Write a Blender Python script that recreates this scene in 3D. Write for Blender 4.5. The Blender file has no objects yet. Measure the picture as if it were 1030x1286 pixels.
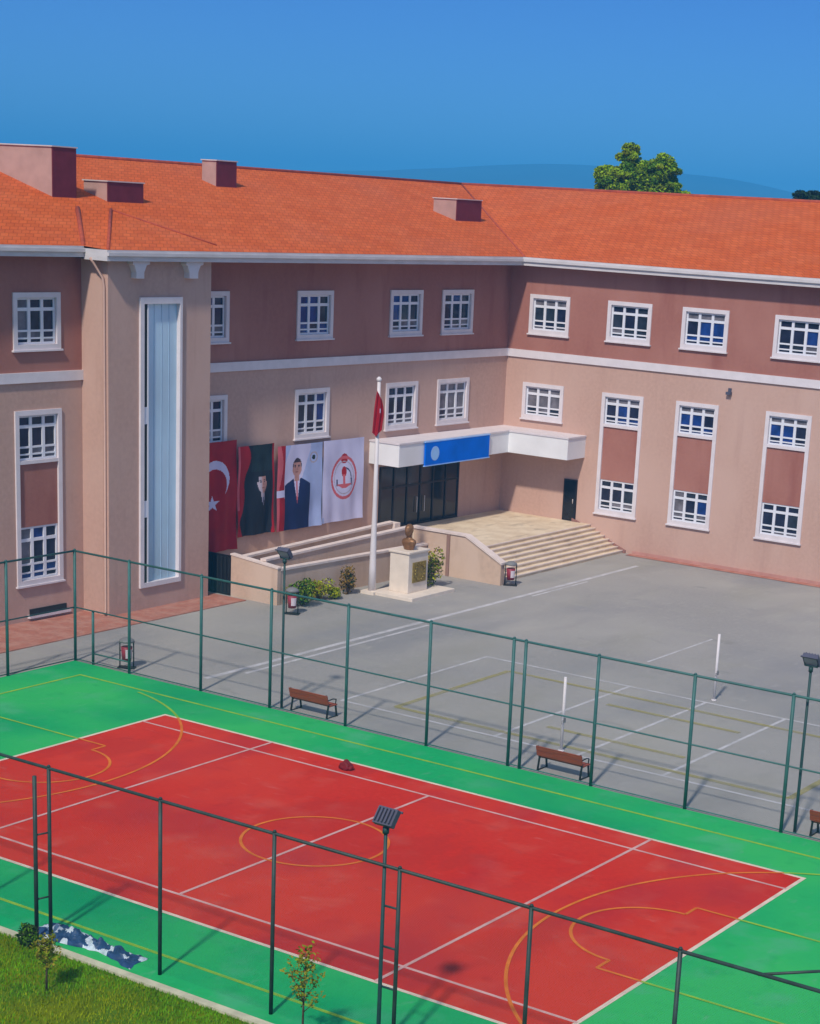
import bpy, bmesh, math, random
from mathutils import Vector, Matrix, noise
random.seed(7)
S = bpy.context.scene
COL = S.collection
R = math.radians

# ------------------------------------------------------------------ materials
MATS = {}
def mat(name, col, rough=0.8, var=0.10, scale=1.5, bump=0.0, bscale=40.0, metal=0.0, spec=0.3, col2=None, mix=0.5, stretch=(1, 1, 1), detail=5.0):
    """Principled material whose colour wanders between darker/lighter patches (object space noise)."""
    m = bpy.data.materials.new(name); m.use_nodes = True
    nt = m.node_tree; b = nt.nodes['Principled BSDF']
    b.inputs['Roughness'].default_value = rough; b.inputs['Metallic'].default_value = metal
    b.inputs['Specular IOR Level'].default_value = spec
    tc = nt.nodes.new('ShaderNodeTexCoord'); mp = nt.nodes.new('ShaderNodeMapping')
    mp.inputs['Scale'].default_value = stretch
    nt.links.new(tc.outputs['Object'], mp.inputs['Vector'])
    n = nt.nodes.new('ShaderNodeTexNoise'); n.inputs['Scale'].default_value = scale; n.inputs['Detail'].default_value = detail
    nt.links.new(mp.outputs['Vector'], n.inputs['Vector'])
    r = nt.nodes.new('ShaderNodeValToRGB')
    c2 = col2 if col2 else tuple(min(1, c*(1+var)) for c in col)
    c1 = col if col2 else tuple(c*(1-var) for c in col)
    r.color_ramp.elements[0].position = 0.5-0.25*mix*2*0.7; r.color_ramp.elements[1].position = 0.5+0.25*mix*2*0.7
    r.color_ramp.elements[0].color = (*c1, 1); r.color_ramp.elements[1].color = (*c2, 1)
    nt.links.new(n.outputs['Fac'], r.inputs['Fac']); nt.links.new(r.outputs['Color'], b.inputs['Base Color'])
    if bump:
        n2 = nt.nodes.new('ShaderNodeTexNoise'); n2.inputs['Scale'].default_value = bscale; n2.inputs['Detail'].default_value = 4
        nt.links.new(tc.outputs['Object'], n2.inputs['Vector'])
        bp = nt.nodes.new('ShaderNodeBump'); bp.inputs['Strength'].default_value = bump; bp.inputs['Distance'].default_value = 0.02
        nt.links.new(n2.outputs['Fac'], bp.inputs['Height']); nt.links.new(bp.outputs['Normal'], b.inputs['Normal'])
    MATS[name] = m
    return m

def layered(name, base, layers, rough=0.85, bump=0.15, bscale=30, spec=.06):
    """base colour + list of (colour, noise scale, lo, hi, stretch, strength) patches blended over it."""
    m = mat(name, base, rough=rough, var=0.05, scale=6, bump=bump, bscale=bscale, spec=spec)
    nt = m.node_tree; b = nt.nodes['Principled BSDF']
    src = b.inputs['Base Color'].links[0].from_socket
    tc = [x for x in nt.nodes if x.type == 'TEX_COORD'][0]
    for i, (c, sc, lo, hi, st, amt) in enumerate(layers):
        mp = nt.nodes.new('ShaderNodeMapping'); mp.inputs['Scale'].default_value = st
        mp.inputs['Location'].default_value = (i*7.3, i*3.1, i*1.7)
        nt.links.new(tc.outputs['Object'], mp.inputs['Vector'])
        n = nt.nodes.new('ShaderNodeTexNoise'); n.inputs['Scale'].default_value = sc; n.inputs['Detail'].default_value = 6
        nt.links.new(mp.outputs['Vector'], n.inputs['Vector'])
        mr = nt.nodes.new('ShaderNodeMapRange'); mr.inputs['From Min'].default_value = lo; mr.inputs['From Max'].default_value = hi
        mr.inputs['To Max'].default_value = amt
        nt.links.new(n.outputs['Fac'], mr.inputs['Value'])
        mx = nt.nodes.new('ShaderNodeMix'); mx.data_type = 'RGBA'
        mx.inputs['B'].default_value = (*c, 1)
        mx.inputs[7].default_value = (*c, 1)
        nt.links.new(mr.outputs['Result'], mx.inputs[0]); nt.links.new(src, mx.inputs[6])
        src = mx.outputs[2]
    nt.links.new(src, b.inputs['Base Color'])
    return m

BEIGE = layered('beige_render', (.54, .345, .272), [((.59, .395, .32), .25, .42, .62, (1, 1, .6), .8), ((.44, .27, .21), .5, .56, .75, (1, 1, .25), .5), ((.38, .23, .18), 2.5, .58, .80, (1, 1, .12), .28)], bump=.08)
CREAM = layered('cream_render', (.58, .42, .31), [((.64, .48, .37), .6, .42, .62, (1, 1, .6), .8), ((.42, .29, .21), 1.6, .54, .75, (1, 1, .3), .5)], bump=.08)
MAROON = layered('maroon_render', (.36, .148, .112), [((.425, .195, .15), .3, .42, .62, (1, 1, .6), .8), ((.27, .09, .07), 1.2, .55, .75, (1, 1, .2), .5)], bump=.08)
TRIM = mat('white_trim', (.72, .66, .67), rough=.6, var=.05, scale=2)
FRAMEW = mat('white_pvc', (.74, .75, .80), rough=.35, var=.03)
FASCIA = mat('fascia_metal', (.62, .58, .57), rough=.5, var=.08, scale=1.2, stretch=(1, 1, 4))
CANOPYW = mat('canopy_white', (.80, .80, .80), rough=.5, var=.05, scale=.8)
SOFFIT = mat('soffit_board', (.34, .26, .23), rough=.8)
ROOF = layered('clay_tiles', (.64, .128, .030), [((.68, .155, .045), .5, .42, .62, (1, 1, 3), .8), ((.48, .082, .022), 1.6, .52, .75, (1, 1, 5), .5), ((.58, .145, .06), .15, .5, .7, (1, 1, 1), .5), ((.40, .07, .03), 6, .62, .8, (1, 1, 2), .4)], bump=.0)
def add_tile_bump(m):
    nt = m.node_tree; b = nt.nodes['Principled BSDF']
    tc = [x for x in nt.nodes if x.type == 'TEX_COORD'][0]
    sp = nt.nodes.new('ShaderNodeSeparateXYZ'); nt.links.new(tc.outputs['Object'], sp.inputs[0])
    mu = nt.nodes.new('ShaderNodeMath'); mu.operation = 'MULTIPLY'; mu.inputs[1].default_value = 1/.105
    nt.links.new(sp.outputs['Z'], mu.inputs[0])
    fr = nt.nodes.new('ShaderNodeMath'); fr.operation = 'FRACT'; nt.links.new(mu.outputs[0], fr.inputs[0])
    bp = nt.nodes.new('ShaderNodeBump'); bp.inputs['Strength'].default_value = .6; bp.inputs['Distance'].default_value = .05
    bp.invert = True
    nt.links.new(fr.outputs[0], bp.inputs['Height']); nt.links.new(bp.outputs['Normal'], b.inputs['Normal'])
add_tile_bump(ROOF)
def add_tiles(m):
    nt = m.node_tree; b = nt.nodes['Principled BSDF']; src = b.inputs['Base Color'].links[0].from_socket
    tc = [x for x in nt.nodes if x.type == 'TEX_COORD'][0]
    sp = nt.nodes.new('ShaderNodeSeparateXYZ'); nt.links.new(tc.outputs['Object'], sp.inputs[0])
    ad = nt.nodes.new('ShaderNodeMath'); ad.operation = 'ADD'; nt.links.new(sp.outputs['X'], ad.inputs[0]); nt.links.new(sp.outputs['Y'], ad.inputs[1])
    ml = nt.nodes.new('ShaderNodeMath'); ml.operation = 'MULTIPLY'; ml.inputs[1].default_value = 3.5; nt.links.new(sp.outputs['Z'], ml.inputs[0])
    cb = nt.nodes.new('ShaderNodeCombineXYZ'); nt.links.new(ad.outputs[0], cb.inputs[0]); nt.links.new(ml.outputs[0], cb.inputs[1])
    br = nt.nodes.new('ShaderNodeTexBrick'); nt.links.new(cb.outputs[0], br.inputs['Vector'])
    br.inputs['Scale'].default_value = 1; br.inputs['Brick Width'].default_value = .42; br.inputs['Row Height'].default_value = .40
    br.inputs['Mortar Size'].default_value = .035; br.inputs['Mortar Smooth'].default_value = .6
    br.inputs['Color1'].default_value = (1.0, 1.0, 1.0, 1); br.inputs['Color2'].default_value = (.80, .76, .72, 1); br.inputs['Mortar'].default_value = (.55, .50, .48, 1)
    mx = nt.nodes.new('ShaderNodeMix'); mx.data_type = 'RGBA'; mx.blend_type = 'MULTIPLY'; mx.inputs[0].default_value = .75
    nt.links.new(src, mx.inputs[6]); nt.links.new(br.outputs['Color'], mx.inputs[7]); nt.links.new(mx.outputs[2], b.inputs['Base Color'])
add_tiles(ROOF)
RIDGE = mat('ridge_tile', (.40, .075, .035), rough=.8, var=.2, scale=3)
CHIM_M = mat('chimney_maroon', (.16, .022, .035), rough=.7, var=.12, scale=2)
CHIM_L = mat('chimney_render', (.47, .30, .25), rough=.8, var=.1, scale=1.5)
PLATE = mat('chimney_cap_metal', (.6, .55, .52), rough=.5)
def glass(name, col, rough=.08, spec=.3):
    return mat(name, col, rough=rough, var=.35, scale=2.2, spec=spec)
GLASS_D = glass('dark_glass', (.017, .020, .045))
GLASS_B = glass('blue_glass', (.014, .045, .19))
GLASS_C = glass('curtained_glass', (.16, .15, .17), rough=.15)
GLASS_G = glass('grey_glass', (.025, .033, .05))
MULL = mat('grey_mullion', (.40, .55, .68), rough=.4)
GLASS_T = mat('stairwell_glass', (.44, .62, .74), rough=.12, var=.22, scale=.22, spec=.6, stretch=(1, 1, .6))
DOORG = mat('tinted_door_glass', (.012, .012, .014), rough=.1, var=.3, scale=1.2, spec=.4)
BLACKM = mat('black_metal', (.012, .012, .014), rough=.45)
STONE = layered('step_stone', (.66, .53, .37), [((.76, .64, .47), .9, .42, .6, (1, 1, 1), .8), ((.40, .31, .22), 2.0, .54, .72, (1, .4, 1), .6)], bump=.1)
CAPST = mat('coping_stone', (.74, .62, .55), rough=.75, var=.08, scale=2)
MARBLE = mat('pale_marble', (.74, .64, .53), rough=.6, var=.06, scale=2)
PINKPAVE = layered('red_pavers', (.42, .17, .12), [((.48, .25, .19), 1.5, .42, .6, (1, 1, 1), .8), ((.33, .13, .09), 5, .5, .7, (1, 1, 1), .5)])
ASPH = layered('worn_asphalt', (.325, .308, .285), [((.395, .372, .33), .09, .42, .62, (1, 1, 1), .9), ((.25, .247, .25), .16, .5, .68, (1, .6, 1), .7), ((.31, .295, .24), .3, .52, .7, (1, .35, 1), .5), ((.18, .183, .16), .8, .64, .78, (.5, 1, 1), .5), ((.40, .385, .36), 3.5, .58, .78, (1, .4, 1), .5), ((.21, .205, .20), .45, .58, .70, (1, .3, 1), .22), ((.36, .35, .30), 1.2, .58, .72, (.3, 1, 1), .45)], bump=.3, bscale=60)
EARTH = layered('dry_grassland', (.12, .13, .05), [((.20, .17, .09), .02, .42, .6, (1, 1, 1), .8), ((.06, .09, .03), .06, .5, .7, (1, 1, 1), .8)])
LAWN = layered('lawn_soil_grass', (.10, .18, .004), [((.17, .20, .004), .35, .45, .62, (1, 1, 1), .8), ((.055, .15, .012), .5, .52, .68, (1, 1, 1), .8)], bump=.5)
GREEN = layered('green_acrylic', (.008, .36, .115), [((.045, .46, .11), .10, .40, .62, (1, 1, 1), .9), ((.09, .40, .20), .7, .54, .70, (1, 1, 1), .5), ((.14, .38, .22), 4.0, .62, .8, (1, .4, 1), .45), ((.002, .26, .105), .16, .5, .68, (.6, 1, 1), .7), ((.012, .30, .085), 1.6, .56, .75, (1, 1, 1), .4)], rough=.7, bump=.05)
RED = layered('red_acrylic', (.57, .028, .014), [((.62, .050, .026), .12, .40, .62, (1, 1, 1), .8), ((.58, .095, .065), .8, .54, .72, (1, 1, 1), .5), ((.62, .16, .13), 4, .64, .80, (.35, 1, 1), .45), ((.40, .03, .022), .35, .58, .64, (1, .5, 1), .35), ((.40, .024, .03), .3, .5, .68, (1, .7, 1), .6), ((.36, .02, .02), 1.8, .6, .76, (1, 1, 1), .35)], rough=.7, bump=.05)
def worn_paint(name, col, wear):
    m = mat(name, col, rough=.8, var=.08, scale=3, spec=.05)
    nt = m.node_tree; b = nt.nodes['Principled BSDF']
    tc = [x for x in nt.nodes if x.type == 'TEX_COORD'][0]
    n = nt.nodes.new('ShaderNodeTexNoise'); n.inputs['Scale'].default_value = 1.1; n.inputs['Detail'].default_value = 8
    nt.links.new(tc.outputs['Object'], n.inputs['Vector'])
    mr = nt.nodes.new('ShaderNodeMapRange'); mr.inputs['From Min'].default_value = .36; mr.inputs['From Max'].default_value = .60
    mr.inputs['To Min'].default_value = 1-wear; mr.inputs['To Max'].default_value = min(1, 1.25-wear)
    nt.links.new(n.outputs['Fac'], mr.inputs['Value']); nt.links.new(mr.outputs['Result'], b.inputs['Alpha'])
    return m
L_WHITE = worn_paint('court_white', (.70, .42, .38), .35)
L_EDGE = worn_paint('court_edge_white', (.74, .60, .46), .15)
L_ORANGE = worn_paint('court_orange', (.74, .20, .03), .30)
L_YELG = worn_paint('court_yellow', (.32, .55, .05), .40)
L_YWHITE = worn_paint('yard_white', (.62, .60, .60), .38)
L_YYEL = worn_paint('yard_yellow', (.42, .37, .14), .62)
KERB = mat('kerb_concrete', (.52, .50, .33), rough=.9, var=.15, scale=3)
FENCEG = mat('fence_green', (.040, .135, .120), rough=.5, var=.15, scale=3)
FENCED = mat('fence_dark_green', (.030, .055, .045), rough=.5, var=.25, scale=3)
MASTM = mat('mast_green', (.018, .06, .055), rough=.5, var=.15, scale=3)
LAMPG = mat('lamp_glass', (.30, .31, .36), rough=.12, spec=.6)
LAMPB = mat('lamp_body', (.085, .085, .12), rough=.5)
WOODR = mat('red_stained_wood', (.33, .060, .024), rough=.55, var=.25, scale=3, stretch=(.4, 6, 6))
IRON = mat('dark_cast_iron', (.018, .02, .02), rough=.5)
BINR = mat('bin_red', (.30, .03, .05), rough=.5)
BINW = mat('bin_white', (.72, .62, .64), rough=.5)
BING = mat('bin_grey', (.20, .20, .20), rough=.5)
BRONZE = mat('bronze', (.24, .12, .05), rough=.45, var=.3, scale=6, metal=.35)
GOLD = mat('brass_relief', (.30, .22, .05), rough=.4, var=.3, scale=9, metal=.4)
WHITEP = mat('white_paint', (.70, .65, .64), rough=.5, var=.04)
FLAGR = mat('flag_red', (.37, .006, .014), rough=.8, var=.12, scale=1.5)
CLW = mat('cloth_white', (.62, .60, .80), rough=.8, var=.05, scale=1)
CLB = mat('cloth_pale_blue', (.40, .48, .74), rough=.8, var=.10, scale=1)
CLK = mat('cloth_black', (.012, .014, .022), rough=.8, var=.15)
CLG = mat('cloth_dark_green', (.014, .026, .03), rough=.8, var=.3)
CLN = mat('cloth_navy', (.012, .02, .085), rough=.8, var=.15)
CLS = mat('cloth_skin', (.50, .26, .22), rough=.8, var=.12, scale=6)
CLP = mat('cloth_print_red', (.62, .12, .14), rough=.8, var=.12)
CLQ = mat('cloth_skin_shade', (.30, .13, .11), rough=.8)
CLH = mat('cloth_hair', (.05, .03, .04), rough=.8)
CLY = mat('cloth_grey', (.42, .36, .42), rough=.8)
SIGNB = mat('sign_blue', (.002, .15, .74), rough=.6, var=.12, scale=.8, spec=.05)
SIGNL = mat('sign_pale_blue', (.30, .55, .95), rough=.4)
TARPB = mat('tarp_navy', (.02, .06, .14), rough=.5, var=.3, scale=5)
TARPW = mat('tarp_pale', (.50, .58, .62), rough=.5, var=.2, scale=5)
BARK = mat('bark', (.12, .08, .05), rough=.9, var=.3, scale=8)
def leaf(name, c):
    m = mat(name, c, rough=.75, var=.25, scale=1.2, spec=.08)
    return m
LF_A = leaf('leaf_olive', (.20, .27, .010)); LF_B = leaf('leaf_green', (.08, .19, .010)); LF_C = leaf('leaf_yellow', (.40, .42, .012)); LF_Y = leaf('leaf_straw', (.25, .23, .02)); LF_T = leaf('leaf_fresh', (.27, .42, .008))
LF_D = leaf('leaf_dark', (.02, .045, .012)); LF_O = leaf('leaf_ochre', (.28, .17, .03)); LF_F = leaf('leaf_far', (.03, .05, .03))
GRASSM = leaf('grass_blade', (.115, .29, .004)); GRASSY = leaf('grass_blade_dry', (.23, .29, .004))
HILLM = mat('hill_scrub', (.03, .06, .045), rough=.95, var=.4, scale=.004)

# ------------------------------------------------------------------ mesh collection
class MB:
    def __init__(s): s.v = []; s.f = []; s.m = []; s.mats = []; s.smooth = set()
    def mi(s, m):
        if m not in s.mats: s.mats.append(m)
        return s.mats.index(m)
    def poly(s, pts, m, smooth=False):
        k = len(s.v); s.v += [tuple(p) for p in pts]; s.f.append(list(range(k, k+len(pts)))); s.m.append(s.mi(m))
        if smooth: s.smooth.add(len(s.f)-1)
    def mesh(s, vs, fs, m, smooth=False):
        k = len(s.v); s.v += [tuple(p) for p in vs]; i = s.mi(m)
        for f in fs:
            s.f.append([k+a for a in f]); s.m.append(i)
            if smooth: s.smooth.add(len(s.f)-1)
    def hexa(s, c, m):
        s.mesh(c, [(0, 3, 2, 1), (4, 5, 6, 7), (0, 1, 5, 4), (1, 2, 6, 5), (2, 3, 7, 6), (3, 0, 4, 7)], m)
    def box(s, x0, x1, y0, y1, z0, z1, m):
        s.hexa([(x0, y0, z0), (x1, y0, z0), (x1, y1, z0), (x0, y1, z0), (x0, y0, z1), (x1, y0, z1), (x1, y1, z1), (x0, y1, z1)], m)
    def fbox(s, F, u0, u1, z0, z1, d0, d1, m):
        c = [F(u0, z0, d1), F(u1, z0, d1), F(u1, z0, d0), F(u0, z0, d0), F(u0, z1, d1), F(u1, z1, d1), F(u1, z1, d0), F(u0, z1, d0)]
        s.hexa(c, m)
    def prism(s, poly, axis, a0, a1, m):
        """poly: 2-D points, extruded along axis 'x','y','z' between a0 and a1"""
        def P(p, a):
            return {'x': (a, p[0], p[1]), 'y': (p[0], a, p[1]), 'z': (p[0], p[1], a)}[axis]
        n = len(poly)
        s.mesh([P(p, a0) for p in poly]+[P(p, a1) for p in poly],
               [list(range(n))[::-1], list(range(n, 2*n))]+[(i, (i+1) % n, n+(i+1) % n, n+i) for i in range(n)], m)
    def tube(s, pts, r, m, n=10, cap=True):
        pts = [Vector(p) for p in pts]; rr = r if isinstance(r, (list, tuple)) else [r]*len(pts)
        vs = []
        for i, p in enumerate(pts):
            d = (pts[min(i+1, len(pts)-1)]-pts[max(i-1, 0)]).normalized()
            a = d.cross(Vector((0, 0, 1)) if abs(d.z) < .9 else Vector((1, 0, 0))).normalized(); b = d.cross(a)
            for k in range(n):
                t = 2*math.pi*k/n; vs.append(p+(a*math.cos(t)+b*math.sin(t))*rr[i])
        fs = []
        for i in range(len(pts)-1):
            for k in range(n):
                fs.append((i*n+k, i*n+(k+1) % n, (i+1)*n+(k+1) % n, (i+1)*n+k))
        if cap: fs += [list(range(n))[::-1], list(range((len(pts)-1)*n, len(pts)*n))]
        s.mesh(vs, fs, m, True)
    def build(s, name, parent=None, loc=(0, 0, 0), recalc=True, bevel=0, local=False):
        """vertices are given in world space unless local; the object's origin goes to loc (or its parent's base)"""
        me = bpy.data.meshes.new(name); base = Vector(loc)
        if parent is not None and not local: base = world_base(parent)
        off = Vector((0, 0, 0)) if local else base
        me.from_pydata([Vector(v)-off for v in s.v], [], s.f)
        for m in s.mats: me.materials.append(m)
        me.polygons.foreach_set('material_index', s.m)
        me.polygons.foreach_set('use_smooth', [i in s.smooth for i in range(len(s.f))])
        if recalc:
            bm = bmesh.new(); bm.from_mesh(me); bmesh.ops.recalc_face_normals(bm, faces=bm.faces)
            bm.to_mesh(me); bm.free()
        me.update()
        o = bpy.data.objects.new(name, me); COL.objects.link(o)
        if parent is not None: o.parent = parent
        else: o.location = base
        if bevel:
            b = o.modifiers.new('edge', 'BEVEL'); b.width = bevel; b.segments = 2; b.limit_method = 'ANGLE'
        return o
def world_base(o):
    v = Vector((0, 0, 0))
    while o is not None: v += o.location; o = o.parent
    return v
def tag(o, label=None, cat=None, group=None, kind=None):
    if label: o['label'] = label
    if cat: o['category'] = cat
    if group: o['group'] = group
    if kind: o['kind'] = kind
    return o
def thing(name, label, cat, loc=(0, 0, 0), rz=0, group=None):
    o = bpy.data.objects.new(name, None); o.empty_display_size = .3; COL.objects.link(o)
    o.location = loc; o.rotation_euler = (0, 0, rz)
    return tag(o, label, cat, group)
def copy_tree(o, parent=None):
    c = o.copy(); COL.objects.link(c)
    if parent is not None: c.parent = parent
    for ch in list(o.children): copy_tree(ch, c)
    return c

# ------------------------------------------------------------------ the setting: ground, yard, court
g = MB(); g.poly([(-4600, -1500, -.06), (2500, -1500, -.06), (2500, 4600, -.06), (-4600, 4600, -.06)], EARTH)
tag(g.build('ground'), kind='structure')
g = MB(); g.poly([(-60, -9.82, 0), (40, -9.82, 0), (40, 75, 0), (-60, 75, 0)], ASPH)
tag(g.build('asphalt_yard'), kind='structure')
g = MB(); g.poly([(-60, -40, -.02), (60, -40, -.02), (60, -10.0, -.02), (-60, -10.0, -.02)], LAWN)
tag(g.build('lawn'), kind='structure')
g = MB(); g.box(-60, 40, -10.02, -9.80, -.1, .05, KERB)
tag(g.build('kerb'), kind='structure')
g = MB()
g.poly([(-22.2, -12, .02), (-22.2, 14.2, .02), (-22.25, 22.55, .02), (-26, 22.55, .02), (-26, -12, .02)], PINKPAVE)
g.box(-22.25, -22.15, -9.7, 22.5, -.05, .04, PINKPAVE)
g.poly([(-16.2, 45.72, .02), (14, 45.72, .02), (14, 46.4, .02), (-16.2, 46.4, .02)], PINKPAVE)
tag(g.build('red_paving'), kind='structure')

GX, GY0, GY1 = 19.46, -9.78, 9.72
g = MB(); g.poly([(-GX, GY0, .012), (GX, GY0, .012), (GX, GY1, .012), (-GX, GY1, .012)], GREEN)
tag(g.build('sports_surface'), kind='structure')
W, H, SY = 11.87, 6.56, 5.45
g = MB(); g.poly([(-W, -H, .016), (W, -H, .016), (W, H, .016), (-W, H, .016)], RED)
tag(g.build('red_court'), kind='structure')

def strip(mb, a, b, w, z, m):
    a = Vector((*a, z)); b = Vector((*b, z)); n = (b-a).normalized().cross(Vector((0, 0, 1)))*w/2
    L = (b-a).length; k = max(1, int(L/2))
    for i in range(k):
        p, q = a+(b-a)*i/k, a+(b-a)*(i+1)/k
        mb.poly([p-n, q-n, q+n, p+n], m)
def arc(mb, c, r, t0, t1, w, z, m, k=40):
    for i in range(k):
        a, b = R(t0+(t1-t0)*i/k), R(t0+(t1-t0)*(i+1)/k)
        f = lambda t, rr: (c[0]+rr*math.cos(t), c[1]+rr*math.sin(t), z)
        mb.poly([f(a, r-w/2), f(b, r-w/2), f(b, r+w/2), f(a, r+w/2)], m)
g = MB()
z1, z2, z3 = .020, .024, .028
for s in (-1, 1):
    strip(g, (-W-.06, s*H), (W+.06, s*H), .12, z1, L_EDGE)
    strip(g, (s*W, -H+.06), (s*W, H-.06), .12, z1, L_EDGE)
    strip(g, (-W, s*SY), (W, s*SY), .10, z2, L_WHITE)
    strip(g, (s*7.1, -H), (s*7.1, H), .10, z3, L_WHITE)
strip(g, (0, -SY), (0, SY), .10, z3, L_WHITE)
zo = .032
arc(g, (0, 0), 2.05, 0, 360, .09, zo, L_ORANGE, 60)
for s in (-1, 1):
    a0 = math.degrees(math.asin(H/8.2))
    arc(g, (s*16.2, 0), 8.2, 180-a0 if s > 0 else -a0, 180+a0 if s > 0 else a0, .09, zo, L_ORANGE, 60)
    arc(g, (s*10.65, 0), 1.95, 90, 270 if s > 0 else -90, .09, zo, L_ORANGE, 30)
    for t in (-1, 1):
        strip(g, (s*10.65, t*1.95), (s*10.65, t*2.55), .09, zo, L_ORANGE)
        strip(g, (s*10.65, t*2.55), (s*W, t*2.55), .09, zo+.003, L_ORANGE)
        strip(g, (s*W, t*2.55), (s*17.7, t*2.55), .09, zo, L_YELG)
for y in (8.35, -8.55):
    strip(g, (-17.8, y), (17.8, y), .11, z1, L_YELG)
for s in (-1, 1):
    strip(g, (s*17.75, -8.55), (s*17.75, 8.35), .11, z2, L_YELG)
    a0 = math.degrees(math.asin(H/8.2)); a1 = math.degrees(math.asin(.98))
    for t in (-1, 1):
        if s > 0: arc(g, (s*16.2, 0), 8.2, 180+t*a0, 180+t*a1, .09, zo, L_YELG, 12)
        else: arc(g, (s*16.2, 0), 8.2, t*a0, t*a1, .09, zo, L_YELG, 12)
tag(g.build('court_markings', recalc=False), kind='structure')

g = MB()
for x in (-8.76, -2.2, 1.07, 4.3, 10.9): strip(g, (x, 12.3), (x, 21.6), .13, .006, L_YWHITE)
for y in (12.3, 21.6): strip(g, (-8.8, y), (10.95, y), .13, .010, L_YWHITE)
for x in (-6.83, 8.48): strip(g, (x, 12.95), (x, 20.25), .24, .014, L_YYEL)
for y in (12.95, 20.25): strip(g, (-6.83, y), (8.48, y), .24, .018, L_YYEL)
for y in (14.6, 18.7): strip(g, (-1.5, y), (3.9, y), .24, .018, L_YYEL)
strip(g, (-14.25, 11.2), (-14.25, 43.6), .24, .006, L_YWHITE)
strip(g, (-13.72, 12.8), (-13.72, 24.5), .16, .006, L_YWHITE)
strip(g, (-13.9, 33), (-13.9, 38), .12, .006, L_YWHITE)
strip(g, (-3.65, 25.6), (-3.65, 31.3), .10, .006, L_YWHITE)
tag(g.build('yard_markings', recalc=False), kind='structure')

# ------------------------------------------------------------------ school building
XC, YB = -24.65, 46.3
KA = .024
def FB(u, z, d): return Vector((u, YB-d, z))                  # wing B: u is world x, outward -Y
_e = Vector((KA, 1, 0)).normalized(); _n = Vector((1, -KA, 0)).normalized()
def FA(u, z, d):                                               # wing A: u is world y, outward +X
    p = Vector((XC-(YB-u)*KA, u, z)); return p+_n*d
BZ = 9.62          # underside of the string course
TOPZ = 14.5
school = thing('school_building', 'L shaped three storey school in maroon and beige with orange tiled roof', 'school', (XC, YB, 0))

def wall_sheet(mb, F, u0, u1, z0, z1, holes, m, depth=.16):
    us = sorted({u0, u1, *[h[0] for h in holes], *[h[1] for h in holes]}); us = [u for u in us if u0 <= u <= u1]
    zs = sorted({z0, z1, *[h[2] for h in holes], *[h[3] for h in holes]}); zs = [z for z in zs if z0 <= z <= z1]
    for i in range(len(us)-1):
        for j in range(len(zs)-1):
            a, b, c, d = us[i], us[i+1], zs[j], zs[j+1]; cu, cz = (a+b)/2, (c+d)/2
            if any(h[0] < cu < h[1] and h[2] < cz < h[3] for h in holes): continue
            mb.poly([F(a, c, 0), F(b, c, 0), F(b, d, 0), F(a, d, 0)], m)
    for (a, b, c, d) in holes:
        if d <= z0 or c >= z1 or b <= u0 or a >= u1: continue
        for p, q in (((a, c), (b, c)), ((b, c), (b, d)), ((b, d), (a, d)), ((a, d), (a, c))):
            mb.poly([F(p[0], p[1], 0), F(q[0], q[1], 0), F(q[0], q[1], -depth), F(p[0], p[1], -depth)], m)

wrng = random.Random(11)
def casement(F, u0, u1, z0, z1, win, style):
    """frame bars and panes filling the opening u0..u1, z0..z1"""
    fr = MB(); pn = MB()
    D0, D1 = -.13, -.05
    b = .085
    cols = [u0+(u1-u0)*k for k in (0, .335, .665, 1)]
    h = z1-z0; rows = [z0, z0+.13*h, z0+.29*h, z0+.75*h, z1]
    fr.fbox(F, u0, u0+b, z0, z1, D0, D1, FRAMEW); fr.fbox(F, u1-b, u1, z0, z1, D0, D1, FRAMEW)
    fr.fbox(F, u0+b, u1-b, z0, z0+b, D0, D1, FRAMEW); fr.fbox(F, u0+b, u1-b, z1-b, z1, D0, D1, FRAMEW)
    for c in cols[1:3]: fr.fbox(F, c-.07, c+.07, z0+b, z1-b, D0, D1+.003, FRAMEW)
    segs = [(u0+b, cols[1]-.07), (cols[1]+.07, cols[2]-.07), (cols[2]+.07, u1-b)]
    for (a, c) in segs:
        fr.fbox(F, a, c, rows[3]-.065, rows[3]+.065, D0, D1-.004, FRAMEW)
        fr.fbox(F, a, c, rows[2]-.04, rows[2]+.04, D0, D1-.004, FRAMEW)
        fr.fbox(F, a, c, rows[1]-.032, rows[1]+.032, D0, D1-.004, FRAMEW)
    blind = wrng.choice([0, 0, 0, 1, 2, 3])
    for i, (a, c) in enumerate(segs):
        for j in range(4):
            zc0, zc1 = rows[j], rows[j+1]
            if style == 'blue': m = wrng.choice([GLASS_B, GLASS_B, GLASS_D])
            elif style == 'curtain': m = wrng.choice([GLASS_C, GLASS_C, GLASS_G])
            else: m = wrng.choice([GLASS_D, GLASS_D, GLASS_D, GLASS_B, GLASS_G])
            if j < 2 and style != 'blue': m = wrng.choice([GLASS_G, GLASS_C, GLASS_D])
            if blind == 1 and j == 3: m = GLASS_C
            if blind == 2 and i == 0 and j >= 2: m = GLASS_C
            if blind == 3 and i == 2 and j >= 2: m = GLASS_G
            pn.fbox(F, a-.02, c+.02, zc0, zc1, -.112, -.102, m)
    pn.fbox(F, u0, u1, z0, z1, -.155, -.145, GLASS_D)
    fr.build('frame', win); pn.build('pane', win)
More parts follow.
